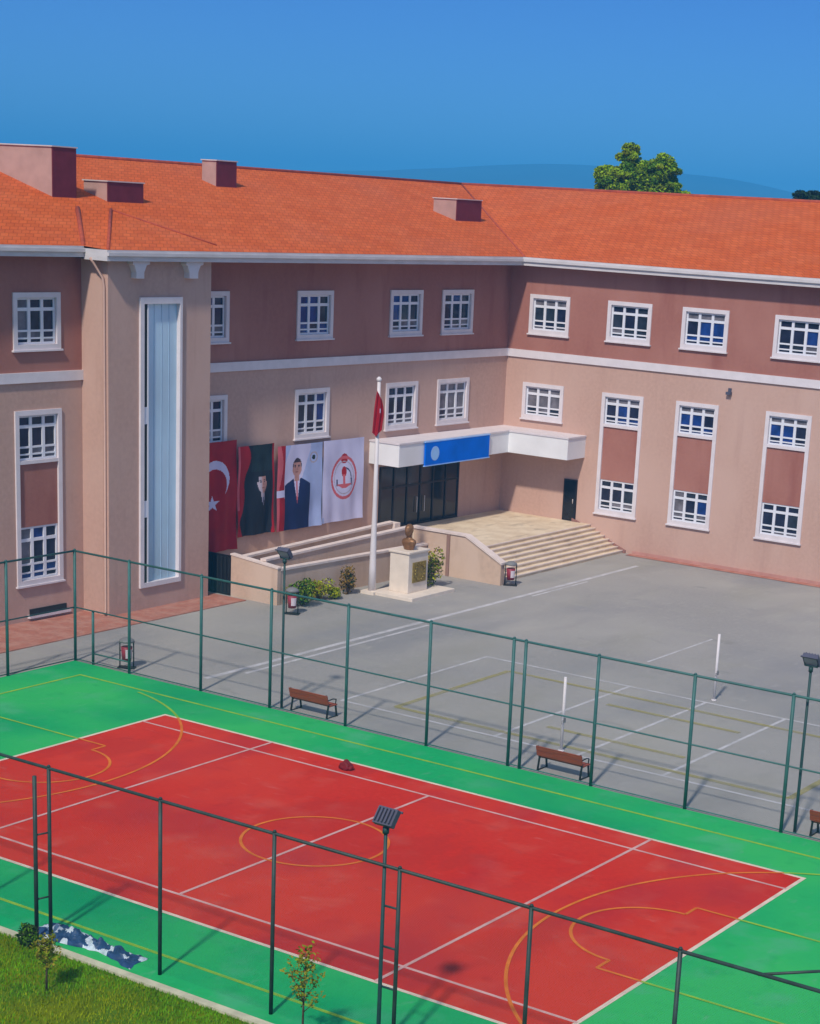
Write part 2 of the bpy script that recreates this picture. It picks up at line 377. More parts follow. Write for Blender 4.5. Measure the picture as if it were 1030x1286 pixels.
def window(F, u0, u1, z0, z1, style='dark', split=None, w=.20):
    """raised white surround plus casement; split = (lo, hi) of a maroon infill panel between two casements"""
    t = MB(); a, b = -.03, .07
    t.fbox(F, u0, u0+w, z0, z1, a, b, TRIM); t.fbox(F, u1-w, u1, z0, z1, a, b, TRIM)
    t.fbox(F, u0+w, u1-w, z1-w, z1, a, b, TRIM); t.fbox(F, u0+w, u1-w, z0, z0+w, a, b, TRIM)
    t.fbox(F, u0-.06, u1+.06, z0-.07, z0, a, b+.06, TRIM)
    if split:
        t.fbox(F, u0+w, u1-w, split[1], split[1]+.14, a, b-.01, TRIM)
    o = t.build('window', school)
    if split:
        casement(F, u0+w, u1-w, split[1]+.14, z1-w, o, style[0])
        casement(F, u0+w, u1-w, z0+w, split[0], o, style[1])
        p = MB(); p.fbox(F, u0+w, u1-w, split[0], split[1], -.10, -.02, MAROON); p.build('infill_panel', o)
    else:
        casement(F, u0+w, u1-w, z0+w, z1-w, o, style)
    return (u0+w-.01, u1-w+.01, z0+w-.01, z1-w+.01)

# wing B (right), facing the yard
hB = []; hBl = []
for (a, b), st in zip([(-23.34, -20.86), (-18.55, -15.95), (-14.18, -11.56), (-9.04, -6.45), (-4.5, -1.9), (0.6, 3.2)], ['dark', 'dark', 'blue', 'dark', 'dark', 'blue']):
    hB.append(window(FB, a, b, 10.92, 12.96, st))
hBl.append(window(FB, -23.5, -20.93, 6.42, 8.33, 'curtain'))
for (a, b), st in zip([(-18.55, -16.07), (-14.15, -11.72), (-9.08, -6.6), (-4.5, -2.0), (.6, 3.1)], [('blue', 'dark'), ('blue', 'dark'), ('blue', 'dark'), ('dark', 'dark'), ('dark', 'dark')]):
    hBl.append(window(FB, a, b, 1.92, 8.26, st, split=(3.72, 6.5)))
BX1 = 14.0
m_ = MB(); wall_sheet(m_, FB, XC, BX1, 0, BZ, hBl, BEIGE); m_.build('wall', school, recalc=False)
m_ = MB(); wall_sheet(m_, FB, XC, BX1, BZ, TOPZ, hB, MAROON); m_.build('upper_wall', school, recalc=False)
# wing A (left and middle), facing the yard sideways
hA = []; hAl = []
for (a, b), st in zip([(22.02, 24.5), (29.04, 31.6), (35.95, 38.55), (40.2, 42.9)], ['dark', 'blue', 'dark', 'dark']):
    hA.append(window(FA, a, b, 10.9, 13.1, st))
for (a, b), st in zip([(22.02, 24.45), (29.04, 31.5), (35.85, 38.42), (40.1, 42.85)], ['dark', 'dark', 'dark', 'curtain']):
    hAl.append(window(FA, a, b, 6.3, 8.6, st))
for (a, b) in [(12.38, 14.78), (7.6, 10.0), (2.8, 5.2)]:
    hA.append(window(FA, a, b, 10.9, 13.1, 'blue' if a < 8 else 'dark'))
    hAl.append(window(FA, a, b, 1.52, 8.54, ('dark', 'blue'), split=(3.88, 6.42)))
AY0 = -6.0
TY0, TY1, TX = 15.93, 21.95, -23.9
for (a, b) in ((AY0, TY0+.3), (TY1-.3, YB)):
    m_ = MB(); wall_sheet(m_, FA, a, b, 0, BZ, hAl, BEIGE); m_.build('wall', school, recalc=False)
    m_ = MB(); wall_sheet(m_, FA, a, b, BZ, TOPZ, hA, MAROON); m_.build('upper_wall', school, recalc=False)
# string course
m_ = MB()
m_.fbox(FB, XC, BX1, BZ, BZ+.40, -.05, .09, TRIM); m_.build('string_course', school)
m_ = MB(); m_.fbox(FA, TY1, YB-.09, BZ, BZ+.40, -.05, .088, TRIM); m_.build('string_course', school)
m_ = MB(); m_.fbox(FA, AY0, TY0, BZ, BZ+.40, -.05, .088, TRIM); m_.build('string_course', school)
# back and end walls
m_ = MB()
m_.poly([(-48, AY0, 0), (XC-(YB-AY0)*KA, AY0, 0), (XC-(YB-AY0)*KA, AY0, TOPZ), (-48, AY0, TOPZ)], BEIGE)
m_.poly([(-48, AY0, 0), (-48, 69.5, 0), (-48, 69.5, TOPZ), (-48, AY0, TOPZ)], BEIGE)
m_.poly([(-48, 69.5, 0), (BX1, 69.5, 0), (BX1, 69.5, TOPZ), (-48, 69.5, TOPZ)], BEIGE)
m_.poly([(BX1, YB, 0), (BX1, 69.5, 0), (BX1, 69.5, TOPZ), (BX1, YB, TOPZ)], BEIGE)
m_.build('rear_wall', school, recalc=False)
# stair tower
tw = (18.02, 20.08, 1.0, 12.93)
def FT(u, z, d): return Vector((TX+d, u, z))
m_ = MB(); wall_sheet(m_, FT, TY0, TY1, 0, TOPZ, [(17.72, 20.06, 1.02, 12.92)], BEIGE, .3)
for y in (TY0, TY1):
    m_.poly([(TX, y, 0), (-26.2, y, 0), (-26.2, y, TOPZ), (TX, y, TOPZ)], BEIGE)
tower = m_.build('stair_tower', school, recalc=False)
m_ = MB()
a, b, c, d = 17.66, 20.12, .96, 12.98
m_.fbox(FT, a, a+.22, c, d, -.2, .10, TRIM); m_.fbox(FT, b-.14, b, c, d, -.2, .10, TRIM)
m_.fbox(FT, a+.22, b-.14, d-.26, d, -.2, .10, TRIM); m_.fbox(FT, a+.22, b-.14, c, c+.2, -.2, .10, TRIM)
tf = m_.build('stair_window', tower)
m_ = MB()
m_.fbox(FT, 18.10, 18.17, 1.16, 12.72, -.2, .06, FRAMEW)
for k in (.26, .5, .74):
    u = 18.17+(19.98-18.17)*k; m_.fbox(FT, u-.014, u+.014, 1.16, 12.72, -.10, -.085, MULL)
for z in (4.3, 8.2):
    m_.fbox(FT, 17.88, 18.10, z-.35, z+.35, .03, .06, FRAMEW)
m_.build('frame', tf)
m_ = MB(); m_.fbox(FT, 18.17, 19.98, 1.16, 12.72, -.14, -.10, GLASS_T); m_.fbox(FT, 17.88, 18.10, 1.16, 12.72, .0, .03, BLACKM)
m_.build('pane', tf)
# corbels under the tower eave
for u0, u1 in ((17.02, 17.98), (20.1, 21.15)):
    m_ = MB()
    m_.prism([(u0, 14.42), (u1, 14.42), (u1, 14.30), (u1-.18, 14.26), (u1-.32, 13.98), (u1-.32, 13.74), (u0+.2, 13.74), (u0+.2, 13.98), (u0+.08, 14.26), (u0, 14.30)], 'x', TX-.02, TX+.30, TRIM)
    m_.build('corbel', school, bevel=.015)
# eaves and roof
XM, XL, YE = -23.45, -24.72, 45.62
ZF0, ZF1 = 14.42, 14.85
XR, YR, ZR = -36.2, 57.9, 18.5
YT0 = 15.45
rf = MB()
P = lambda x, y, z: (x, y, z)
ZL = 14.93
HX, HZ = -28.4, ZF1+(XM+28.4)*(ZR-ZF1)/(XM-XR)
rf.poly([(XM, YT0, ZF1), (XM, YE, ZF1), (XR, YR, ZR), (HX, 20.6, HZ)], ROOF)
rf.poly([(HX, 20.6, HZ), (XR, YR, ZR), (XR, AY0+8, ZR), (HX, AY0+1.9, HZ), (HX, 18.68, HZ)], ROOF)
rf.poly([(XL, AY0-1, ZL), (XL, YT0, ZL), (HX, 18.68, HZ), (HX, AY0+1.9, HZ)], ROOF)
rf.poly([(XL, YT0, ZL), (XM, YT0, ZF1), (HX, 20.6, HZ), (HX, 18.68, HZ)], ROOF)
rf.poly([(XM, YE, ZF1), (BX1+1, YE, ZF1), (BX1-9, YR, ZR), (XR, YR, ZR)], ROOF)
rf.poly([(BX1+1, YE, ZF1), (BX1+1, 70.3, ZF1), (BX1-9, YR, ZR)], ROOF)
rf.poly([(BX1+1, 70.3, ZF1), (-48.9, 70.3, ZF1), (XR, YR, ZR), (BX1-9, YR, ZR)], ROOF)
rf.poly([(-48.9, 70.3, ZF1), (-48.9, AY0-1, ZF1), (XR, AY0+8, ZR), (XR, YR, ZR)], ROOF)
rf.poly([(-48.9, AY0-1, ZF1), (XL, AY0-1, ZL), (XR, AY0+8, ZR)], ROOF)
roof = rf.build('roof', school, recalc=False)
m_ = MB()
m_.box(XM-.10, XM, YT0, YE-.10, ZF0, ZF1-.004, FASCIA); m_.box(XM-.10, BX1+1, YE-.10, YE, ZF0, ZF1-.004, FASCIA)
m_.box(XL-.10, XL, AY0-1, YT0-.002, ZF0+.08, ZL-.004, FASCIA); m_.box(XL, XM-.10, YT0, YT0+.10, ZF0, ZF1-.006, FASCIA)
m_.box(XM, XM+.09, YT0, YE-.19, ZF0+.20, ZF0+.33, FASCIA); m_.box(XM, BX1+1, YE-.19, YE-.10, ZF0+.20, ZF0+.33, FASCIA)
m_.box(XL, XL+.09, AY0-1, YT0-.002, ZF0+.28, ZF0+.41, FASCIA)
m_.build('fascia', roof)
m_ = MB()
m_.poly([(XM-.1, YT0+.1, ZF0+.02), (XM-.1, YE-.1, ZF0+.02), (-26.4, YE-.1, ZF0+.02), (-26.4, YT0+.1, ZF0+.02)], SOFFIT)
m_.poly([(-26.4, YE-.1, ZF0+.024), (BX1+1, YE-.1, ZF0+.024), (BX1+1, YB+.3, ZF0+.024), (-26.4, YB+.3, ZF0+.024)], SOFFIT)
m_.poly([(XL-.1, AY0-1, ZF0+.1), (XL-.1, YT0, ZF0+.1), (-26.6, YT0, ZF0+.1), (-26.6, AY0-1, ZF0+.1)], SOFFIT)
m_.poly([(-48.9, 70.3, ZF0), (BX1+1, 70.3, ZF0), (BX1+1, 69.3, ZF0), (-48.9, 69.3, ZF0)], SOFFIT)
m_.build('soffit', roof, recalc=False)
def roofz(x): return ZF1+(XM-x)*(ZR-ZF1)/(XM-XR)
m_ = MB()
m_.tube([(XR, AY0+8, ZR), (XR, YR, ZR)], .11, RIDGE, 8); m_.tube([(XR, YR, ZR), (BX1-9, YR, ZR)], .11, RIDGE, 8)
m_.build('ridge_cap', roof)
m_ = MB()
m_.tube([(XM, YE, ZF1+.01), (XR, YR, ZR+.01)], .055, RIDGE, 6)
m_.build('valley_flashing', roof)
m_ = MB()
m_.tube([(XL-.1, YT0+.05, ZL+.02), (HX, 18.68, HZ+.03)], .10, RIDGE, 8)
m_.tube([(XM-.1, YT0+.15, ZF1+.03), (HX, 20.6, HZ+.03)], .07, RIDGE, 8)
m_.tube([(HX, 20.6, HZ+.02), (-24.2, 22.6, roofz(-24.2)+.02)], .04, RIDGE, 6)
m_.build('hip_cap', roof)
# roof ventilation housings: maroon faces to the yard, rendered cheeks, metal top
def housing(x, y0, y1, ztop, xb):
    m_ = MB(); zb = roofz(x)-.05
    m_.box(xb, x-.02, y0, y1, zb-.3, ztop-.05, CHIM_L)
    m_.box(x-.02, x+.03, y0-.01, y1+.01, zb-.02, ztop-.05, CHIM_M)
    m_.box(xb-.05, x+.07, y0-.06, y1+.06, ztop-.05, ztop, PLATE)
    m_.build('chimney', roof)
housing(-29.88, 18.69, 20.02, 18.76, -36.1)
housing(-29.57, 21.57, 23.72, 17.48, -31.0)
housing(-32.76, 32.05, 33.47, 18.76, -33.7)
housing(-29.06, 47.25, 49.62, 17.62, -30.6)
# entrance canopy
m_ = MB()
m_.prism([(-25.2, 34.72), (-23.1, 34.72), (-23.1, 44.5), (-19.4, 44.5), (-19.4, YB+.1), (-25.2, YB+.1)], 'z', 4.72, 5.82, CANOPYW)
can = m_.build('canopy', school, bevel=.02)
m_ = MB(); m_.prism([(-25.2, 34.68), (-23.06, 34.68), (-23.06, 44.46), (-19.36, 44.46), (-19.36, YB+.1), (-25.2, YB+.1)], 'z', 5.82, 5.90, TRIM)
m_.build('parapet_cap', can)
# glazed entrance
m_ = MB(); y0, y1, za, zb = 35.62, 42.25, 1.27, 4.46
for u in [y0+(y1-y0)*k/6 for k in range(7)]:
    m_.fbox(FA, u-.05, u+.05, za, zb, 0, .08, BLACKM)
for z in (za+.05, 3.35, zb-.05):
    for k in range(6):
        ua, ub = y0+(y1-y0)*k/6+.05, y0+(y1-y0)*(k+1)/6-.05
        m_.fbox(FA, ua, ub, z-.05, z+.05, .0, .075, BLACKM)
ed = m_.build('entrance_door', school)
m_ = MB()
for k in range(6):
    ua, ub = y0+(y1-y0)*k/6+.05, y0+(y1-y0)*(k+1)/6-.05
    m_.fbox(FA, ua, ub, za+.1, 3.3, .02, .035, DOORG); m_.fbox(FA, ua, ub, 3.4, zb-.1, .02, .035, DOORG)
m_.build('pane', ed)
for u in (38.62, 39.26):
    m_ = MB(); m_.tube([FA(u, 1.9, .09), FA(u, 1.9, .13), FA(u, 2.7, .13), FA(u, 2.7, .09)], .02, PLATE, 6); m_.build('handle', ed)
m_ = MB()
m_.fbox(FB, -20.55, -19.72, 1.27, 3.48, .0, .06, BLACKM); m_.fbox(FB, -20.46, -19.81, 1.33, 3.4, .06, .07, DOORG)
sd = m_.build('side_door', school)
m_ = MB(); m_.tube([FB(-19.9, 2.2, .12), FB(-19.9, 2.45, .12)], .02, PLATE, 6); m_.build('handle', sd)
# downpipe round the tower corner
m_ = MB()
m_.tube([(-24.35, 15.42, 14.5), (-24.3, 15.5, 14.35), (-24.1, 15.84, 13.75), (-24.05, 15.86, 13.4), (-24.05, 15.86, .2), (-24.0, 15.75, .1)], .055, BEIGE, 8)
m_.build('downpipe', school)
# basement vent and sill, wall lamp
m_ = MB(); m_.fbox(FA, 13.0, 14.95, .28, .50, -.02, .05, BLACKM); vg = m_.build('vent_grille', school)
m_ = MB(); m_.fbox(FA, 12.9, 15.1, .14, .27, -.02, .16, TRIM); m_.build('sill', vg)
m_ = MB(); m_.fbox(FB, -11.28, -11.1, 9.0, 9.18, 0, .05, LAMPB); m_.fbox(FB, -11.32, -11.06, 8.86, 9.0, .03, .22, LAMPB)
m_.build('wall_lamp', school)
m_ = MB(); m_.fbox(FB, -16.1, BX1, 0, .18, -.02, .03, mat('plinth_pink', (.50, .26, .21), rough=.85, var=.1)); m_.build('plinth', school)

# ------------------------------------------------------------------ entrance sign
sg = thing('entrance_sign', 'bright blue nameplate with pale round emblem on the white canopy edge', 'sign', (-23.1, 36.75, 4.75))
m_ = MB()
def FS(u, z, d): return Vector((-23.1+d, u, z))
m_.fbox(FS, 36.78, 42.5, 4.66, 5.80, .03, .12, SIGNB); m_.build('panel', sg, bevel=.01)
m_ = MB()
ring = [(37.6+.36*math.cos(t*math.pi/12), 5.22+.36*math.sin(t*math.pi/12)) for t in range(24)]
m_.prism(ring, 'x', -22.979, -22.972, SIGNL); m_.build('emblem', sg)
m_ = MB()
for p in ((36.72, 42.56, 5.80, 5.85), (36.72, 42.56, 4.61, 4.66)): m_.fbox(FS, p[0], p[1], p[2], p[3], .03, .13, SIGNL)
m_.build('border', sg)

# ------------------------------------------------------------------ steps and ramp
st = thing('entrance_steps', 'wide pale stone steps with sloping side wall below the canopy', 'steps', (-18.7, 40, 0))
m_ = MB(); NS = 8
prof = [(-24.9, 0)]
prof = [(-25.3, -.05), (-25.3, 1.25), (-18.75, 1.25)]
for i in range(NS):
    zt = 1.25-(i+1)*1.25/NS
    x0 = -18.75+i*.30
    prof += [(x0, zt), (x0+.30, zt)]
prof = prof[:-1]+[(-18.75+(NS-1)*.30, -.05)]
prof2 = []
for p in prof:
    if not prof2 or (Vector(p)-Vector(prof2[-1])).length > 1e-4: prof2.append(p)
m_.prism(prof2, 'y', 34.22, YB-.01, STONE); m_.build('treads', st)
m_ = MB()
for i in range(NS):
    zt = 1.25-i*1.25/NS; x0 = -18.75+i*.30
    m_.box(x0-.05, x0+.025, 34.24, YB-.02, zt-.035, zt+.012, CAPST)
m_.build('nosing', st)
m_ = MB(); m_.prism([(-21.45, -.05), (-16.3, -.05), (-16.3, 1.02), (-18.4, 2.06), (-21.45, 2.06)], 'y', 33.92, 34.24, CREAM)
sw = m_.build('side_wall', st)
m_ = MB(); m_.prism([(-16.24, 1.0), (-18.38, 2.06), (-21.6, 2.06), (-21.6, 2.15), (-18.36, 2.15), (-16.24, 1.10)], 'y', 33.86, 34.30, CAPST); m_.build('coping', sw)
m_ = MB(); m_.prism([(-19.9, 1.25), (-16.5, -.03), (-16.5, .16), (-19.9, 1.44)], 'y', YB-.12, YB-.004, mat('stringer_brown', (.30, .15, .12), rough=.8)); m_.build('skirting', st)
m_ = MB(); m_.box(-19.45, -19.27, 33.86, 33.915, .0, 2.05, mat('joint_brown', (.30, .18, .14), rough=.85)); m_.build('expansion_joint', sw)

rp = thing('access_ramp', 'beige walled access ramp with pale copings along the banner wall', 'ramp', (-21.5, 28, 0))
def sloped_wall(x0, x1, y0, y1, zt0, zt1, name='parapet'):
    m_ = MB(); m_.prism([(y0, -.05), (y1, -.05), (y1, zt1), (y0, zt0)], 'x', x0, x1, CREAM); o = m_.build(name, rp)
    m_ = MB(); m_.prism([(y0-.03, zt0), (y1, zt1), (y1, zt1+.10), (y0-.03, zt0+.10)], 'x', x0-.06, x1+.06, CAPST); m_.build('coping', o)
sloped_wall(-20.80, -20.60, 22.98, 33.9, 1.52, 1.34)
sloped_wall(-21.70, -21.50, 22.98, 33.9, 1.80, 2.06)
sloped_wall(-23.20, -23.0, 22.98, 34.2, 1.66, 2.02)
m_ = MB(); m_.prism([(-23.25, -.05), (-20.58, -.05), (-20.58, 1.62), (-23.25, 1.86)], 'y', 22.72, 22.95, CREAM); o = m_.build('end_wall', rp)
m_ = MB(); m_.prism([(-23.28, 1.86), (-20.55, 1.62), (-20.55, 1.69), (-23.28, 1.93)], 'y', 22.69, 22.98, CAPST); m_.build('coping', o)
m_ = MB()
m_.prism([(22.95, 0), (34.2, 0), (34.2, 1.24), (22.95, .80)], 'x', -23.0, -21.7, STONE)
m_.prism([(22.95, 0), (33.9, 0), (33.9, .55), (22.95, .95)], 'x', -21.5, -20.8, STONE)
m_.prism([(23.4, 0), (34.2, 0), (34.2, 1.24), (23.4, 1.2)], 'x', -25.4, -23.2, STONE)
m_.build('ramp_floor', rp)
m_ = MB(); m_.box(-25.3, -23.27, 22.78, 22.86, 0, 1.80, BLACKM)  # black panel and bars added to paint the shade in the tower gap
for k in range(9): m_.box(-25.2+k*.22, -25.1+k*.22, 22.74, 22.78, .1, 1.7, IRON)
m_.build('dark_gap_panel', rp)
# handrail pier at the head of the ramp
m_ = MB(); m_.box(-23.5, -22.85, 34.25, 34.7, 1.2, 2.05, CAPST); m_.build('pier', rp)

# ------------------------------------------------------------------ banners on wing A
def banner(name, label, y0, y1, ztop, zbot, fn, wave, taper=None, res=.03, sag=.0, group='banners along the shaded wall'):
    """cloth hung on wing A: fn(s,t) -> material, s across 0..1, t down 0..1"""
    m_ = MB(); nu = int((y1-y0)/res); nv = int((ztop-zbot)/res)
    vs = []
    for j in range(nv+1):
        for i in range(nu+1):
            s, t = i/nu, j/nv
            yy = y0+(y1-y0)*s
            if taper: yy = taper(s, t, y0, y1)
            z = ztop-(ztop-zbot)*t - sag*math.sin(s*math.pi)*(1-t)
            d = .22+wave*(.3+.7*t)*(math.sin(s*11+t*2.2)+.5*math.sin(s*23+1-t*3))*.5+wave*.3*math.sin(t*9+s*4)
            vs.append(FA(yy, z, d))
    groups = {}
    for j in range(nv):
        for i in range(nu):
            a = j*(nu+1)+i
            groups.setdefault(fn((i+.5)/nu, (j+.5)/nv), []).append((a, a+nu+1, a+nu+2, a+1))
    k = 0; m_.v = [tuple(v) for v in vs]
    for mm, fs in groups.items():
        ix = m_.mi(mm)
        for f in fs: m_.f.append(list(f)); m_.m.append(ix); m_.smooth.add(len(m_.f)-1)
    o = m_.build(name, None, loc=FA((y0+y1)/2, zbot, .2), recalc=False)
    tag(o, label, 'banner', group)
    return o
def star(cx, cy, r, s, t, a, rot=0):
    x, y = (s-cx)*a[0], (t-cy)*a[1]; rr = math.hypot(x, y)
    if rr > r: return False
    th = (math.atan2(y, x)+rot) % (2*math.pi/5); th = min(th, 2*math.pi/5-th)
    inner = r*.382; k = math.pi/5
    # edge between tip (angle 0, r) and notch (angle k, inner)
    x1, y1, x2, y2 = r, 0, inner*math.cos(k), inner*math.sin(k)
    px, py = rr*math.cos(th), rr*math.sin(th)
    return (x2-x1)*(py-y1)-(y2-y1)*(px-x1) >= 0
def flag_fn(s, t):
    A = (2.1, 4.7); x, y = (s-.42)*A[0], (t-.34)*A[1]
    if math.hypot(x, y) < .80 and math.hypot(x, y-.2) > .64: return CLW
    if star(.36, .56, .36, s, t, A, math.pi/2): return CLW
    return FLAGR
banner('hanging_flag', 'tall red flag with white crescent and star hung beside the tower', 22.5, 24.98, 6.58, 1.62, flag_fn, .12)
def face(x, y, rx, ry, dark=CLH):
    """plain printed face centred on 0,0: hair, brows, eyes, nose shade and mouth"""
    q = (x/rx)**2+(y/ry)**2
    if q > 1: return None
    if y < -ry*.52 or (abs(x) > rx*.78 and y < -ry*.05): return dark
    if abs(abs(x)-rx*.42) < rx*.20 and abs(y+ry*.20) < ry*.045: return dark
    if abs(abs(x)-rx*.42) < rx*.12 and abs(y+ry*.06) < ry*.05: return dark
    if abs(x-rx*.08) < rx*.07 and -ry*.02 < y < ry*.26: return CLQ
    if abs(x) < rx*.30 and abs(y-ry*.48) < ry*.05: return CLQ
    return CLS
def portrait_dark(s, t):
    A = (2.55, 3.9)
    if s < .20+.10*math.sin(t*5+.6)+.05*math.sin(t*13):
        return CLP if (s < .05 and t < .7) else FLAGR
    x, y = (s-.66)*A[0], (t-.42)*A[1]
    f = face(x, y, .32, .46, CLK)
    if f: return CLY if f is CLS and x < -.05 else f
    if abs(x) < .14 and .3 < y < .62: return CLY
    if abs(x) < .13*(1.4-y) and .55 < y < 1.2: return CLW if abs(x) > .04 else CLK
    if s > .95 or s > 1.02-.35*max(0, t-.72): return FLAGR
    if t < .30 and s > .4: return CLG
    return CLK
banner('hanging_banner', 'dark banner with a pale face and a red folded edge beside the crescent flag', 25.0, 27.5, 6.26, 2.12, portrait_dark, .13)
def portrait_blue(s, t):
    A = (2.95, 3.95)
    x, y = (s-.44)*A[0], (t-.27)*A[1]
    if s < .17:
        if t < .52: return FLAGR if s > .07+.05*math.sin(t*7) else CLP
        if t < .60: return CLW
        return FLAGR if s > .06 else CLP
    f = face(x, y, .30, .44)
    if f: return f
    if abs(x) < .15 and 0 < y < .62: return CLS
    sx, sy = x, y-.52
    if sy > 0:
        half = .80*min(1, .35+sy/.42)
        if abs(sx-.02) < half:
            if abs(sx) < .20*(1-sy/1.15) and sy < 1.15: return CLP if abs(sx) < .045 else CLW
            return CLN
        if sx < -half*.6 and t > .62 and s < .35: return FLAGR
    u, v = (s-.80)*A[0], (t-.17)*A[1]
    if .20 < math.hypot(u, v) < .27: return CLY
    if math.hypot(u, v) < .11: return CLG
    if s > .72: return CLB
    return CLB if (math.sin(s*9+t*5) > .55) else CLW
banner('hanging_banner', 'pale blue banner picturing a dark haired man in navy suit and tie', 27.68, 30.92, 6.08, 2.08, portrait_blue, .07)
def emblem_fn(s, t):
    A = (3.0, 3.95)
    x, y = (s-.52)*A[0], (t-.47)*A[1]; r = math.hypot(x/.92, y/1.05)
    if .86 < r < 1.0: return CLP
    if .72 < r < .76: return CLY
    if math.hypot(x, y+.92) < .24: return FLAGR
    if r < .7:
        # a torch above an open book, in outline
        if abs(x) < .07 and -.15 < y < .45: return CLP
        if (x/.16)**2+((y+.28)/.26)**2 < 1: return FLAGR
        if .30 < y < .42+.10*math.cos(x*5) and abs(x) < .52: return CLP
        if abs(abs(x)-.50) < .05 and .05 < y < .4: return CLN
        if .44 < math.hypot(x, y) < .50 and x > .1 and y < .1: return CLN
    if t > .93 and s < .05: return CLB
    return CLW
banner('hanging_banner', 'white banner with a round red emblem next to the canopy', 30.95, 34.05, 6.1, 2.12, emblem_fn, .06)

# ------------------------------------------------------------------ flagpole, flag, bust
fp = thing('flagpole', 'tall tapering white flagpole standing in front of the ramp', 'flagpole', (-19.38, 27.96, 0))
m_ = MB(); m_.tube([(-19.38, 27.96, .1), (-19.38, 27.96, 1.2), (-19.38, 27.96, 4), (-19.38, 27.96, 9.55)], [.19, .16, .105, .075], WHITEP, 12); m_.build('pole', fp)
m_ = MB(); m_.tube([(-19.38, 27.96, 9.55), (-19.38, 27.96, 9.62), (-19.38, 27.96, 9.70), (-19.38, 27.96, 9.78)], [.05, .12, .12, .04], WHITEP, 10); m_.build('finial', fp)
m_ = MB(); m_.prism([(-19.75, 27.59), (-19.01, 27.59), (-19.01, 28.33), (-19.75, 28.33)], 'z', .0, .14, MARBLE); m_.build('base', fp)
m_ = MB(); vs = []; NU, NV = 26, 60
for j in range(NV+1):
    t = j/NV
    for i in range(NU+1):
        s = i/NU; w = .14+.22*math.sin(min(1, .12+t*1.25)*math.pi*.6)
        fold = math.sin(s*math.pi*4+t*1.5)
        across = -.16*w/.5+w*1.25*s-.10*t; near = .16+.11*fold*(.4+.6*s)
        x = -19.38+.84*across+.51*near; y = 27.96+.54*across-.82*near
        z = 9.2-(2.05-.5*abs(s-.35))*t-.45*s*(1-t)
        vs.append((x, y, z))
m_.v = vs
ir, iw = m_.mi(FLAGR), m_.mi(CLW)
for j in range(NV):
    for i in range(NU):
        a = j*(NU+1)+i; s, t = i/NU, j/NV
        m_.f.append([a, a+NU+1, a+NU+2, a+1]); m_.smooth.add(len(m_.f)-1)
        m_.m.append(iw if (.30 < t < .42 and .55 < s < .62) else ir)
tag(m_.build('flag', None, loc=(-19.3, 27.96, 7.1), recalc=False), 'red flag hanging limp near the top of the white flagpole', 'flag')

mo = thing('bust_monument', 'bronze bust on a tall pale stone pedestal with broad base slab', 'monument', (-18.1, 28.9, 0))
m_ = MB(); m_.box(-19.3, -16.95, 27.75, 31.1, -.02, .16, MARBLE); m_.build('base_slab', mo, bevel=.02)
m_ = MB(); m_.box(-18.78, -17.72, 28.45, 29.95, .16, 1.96, MARBLE); m_.box(-18.84, -17.66, 28.39, 30.01, 1.96, 2.06, MARBLE); m_.build('pedestal', mo, bevel=.02)
m_ = MB(); m_.box(-17.72, -17.67, 28.75, 29.75, .62, 1.55, GOLD)
for k in range(14):
    t = k*2*math.pi/14; m_.tube([(-17.66, 29.25+.33*math.cos(t), 1.08+.33*math.sin(t)), (-17.63, 29.25+.42*math.cos(t+.3), 1.08+.42*math.sin(t+.3))], [.045, .015], GOLD, 6)
m_.build('plaque', mo)
def bust_mesh(cx, cy, z0, m, k_=1):
    """one continuous surface: chest, shoulders, neck, head with brow, nose, chin and ears; faces -Y"""
    mb = MB(); prof = [  # z, rx (across), ry (depth), y offset
        (0, .20, .15, .02), (.06, .24, .16, .02), (.16, .30, .18, .015), (.26, .345, .19, .01), (.33, .35, .175, .01), (.385, .31, .15, .015), (.42, .21, .12, .02),
        (.45, .125, .11, .02), (.49, .105, .105, .01), (.53, .105, .12, -.01), (.57, .13, .155, -.025), (.64, .155, .18, -.02), (.70, .165, .19, -.01), (.76, .17, .20, 0), (.82, .172, .205, .005), (.88, .155, .19, .012), (.93, .115, .14, .015), (.965, .06, .075, .015), (.98, .01, .01, .015)]
    n = 28; vs = []
    for (z, rx, ry, oy) in prof:
        for k in range(n):
            a = 2*math.pi*k/n; x = rx*math.cos(a); y = -ry*math.sin(a)+oy
            f = max(0, math.sin(a))   # 1 at the face
            if f > .97: y -= {.64: .02, .70: .055, .76: .03}.get(z, .012 if .55 < z < .9 else 0)     # nose, chin, brow
            if f > .85 and z == .76 and f < .97: y += .018                                  # eye sockets
            if abs(math.cos(a)) > .97 and z in (.70, .76): x *= 1.16                        # ears
            vs.append((cx+x*k_*.9, cy+y*k_*.9, z0+z*k_))
    fs = []
    for i in range(len(prof)-1):
        for k in range(n): fs.append((i*n+k, i*n+(k+1) % n, (i+1)*n+(k+1) % n, (i+1)*n+k))
    fs += [list(range(n))[::-1], list(range((len(prof)-1)*n, len(prof)*n))]
    mb.mesh(vs, fs, m, True); return mb
bust_mesh(-18.2, 29.05, 2.05, BRONZE, 1.22).build('bust', mo)

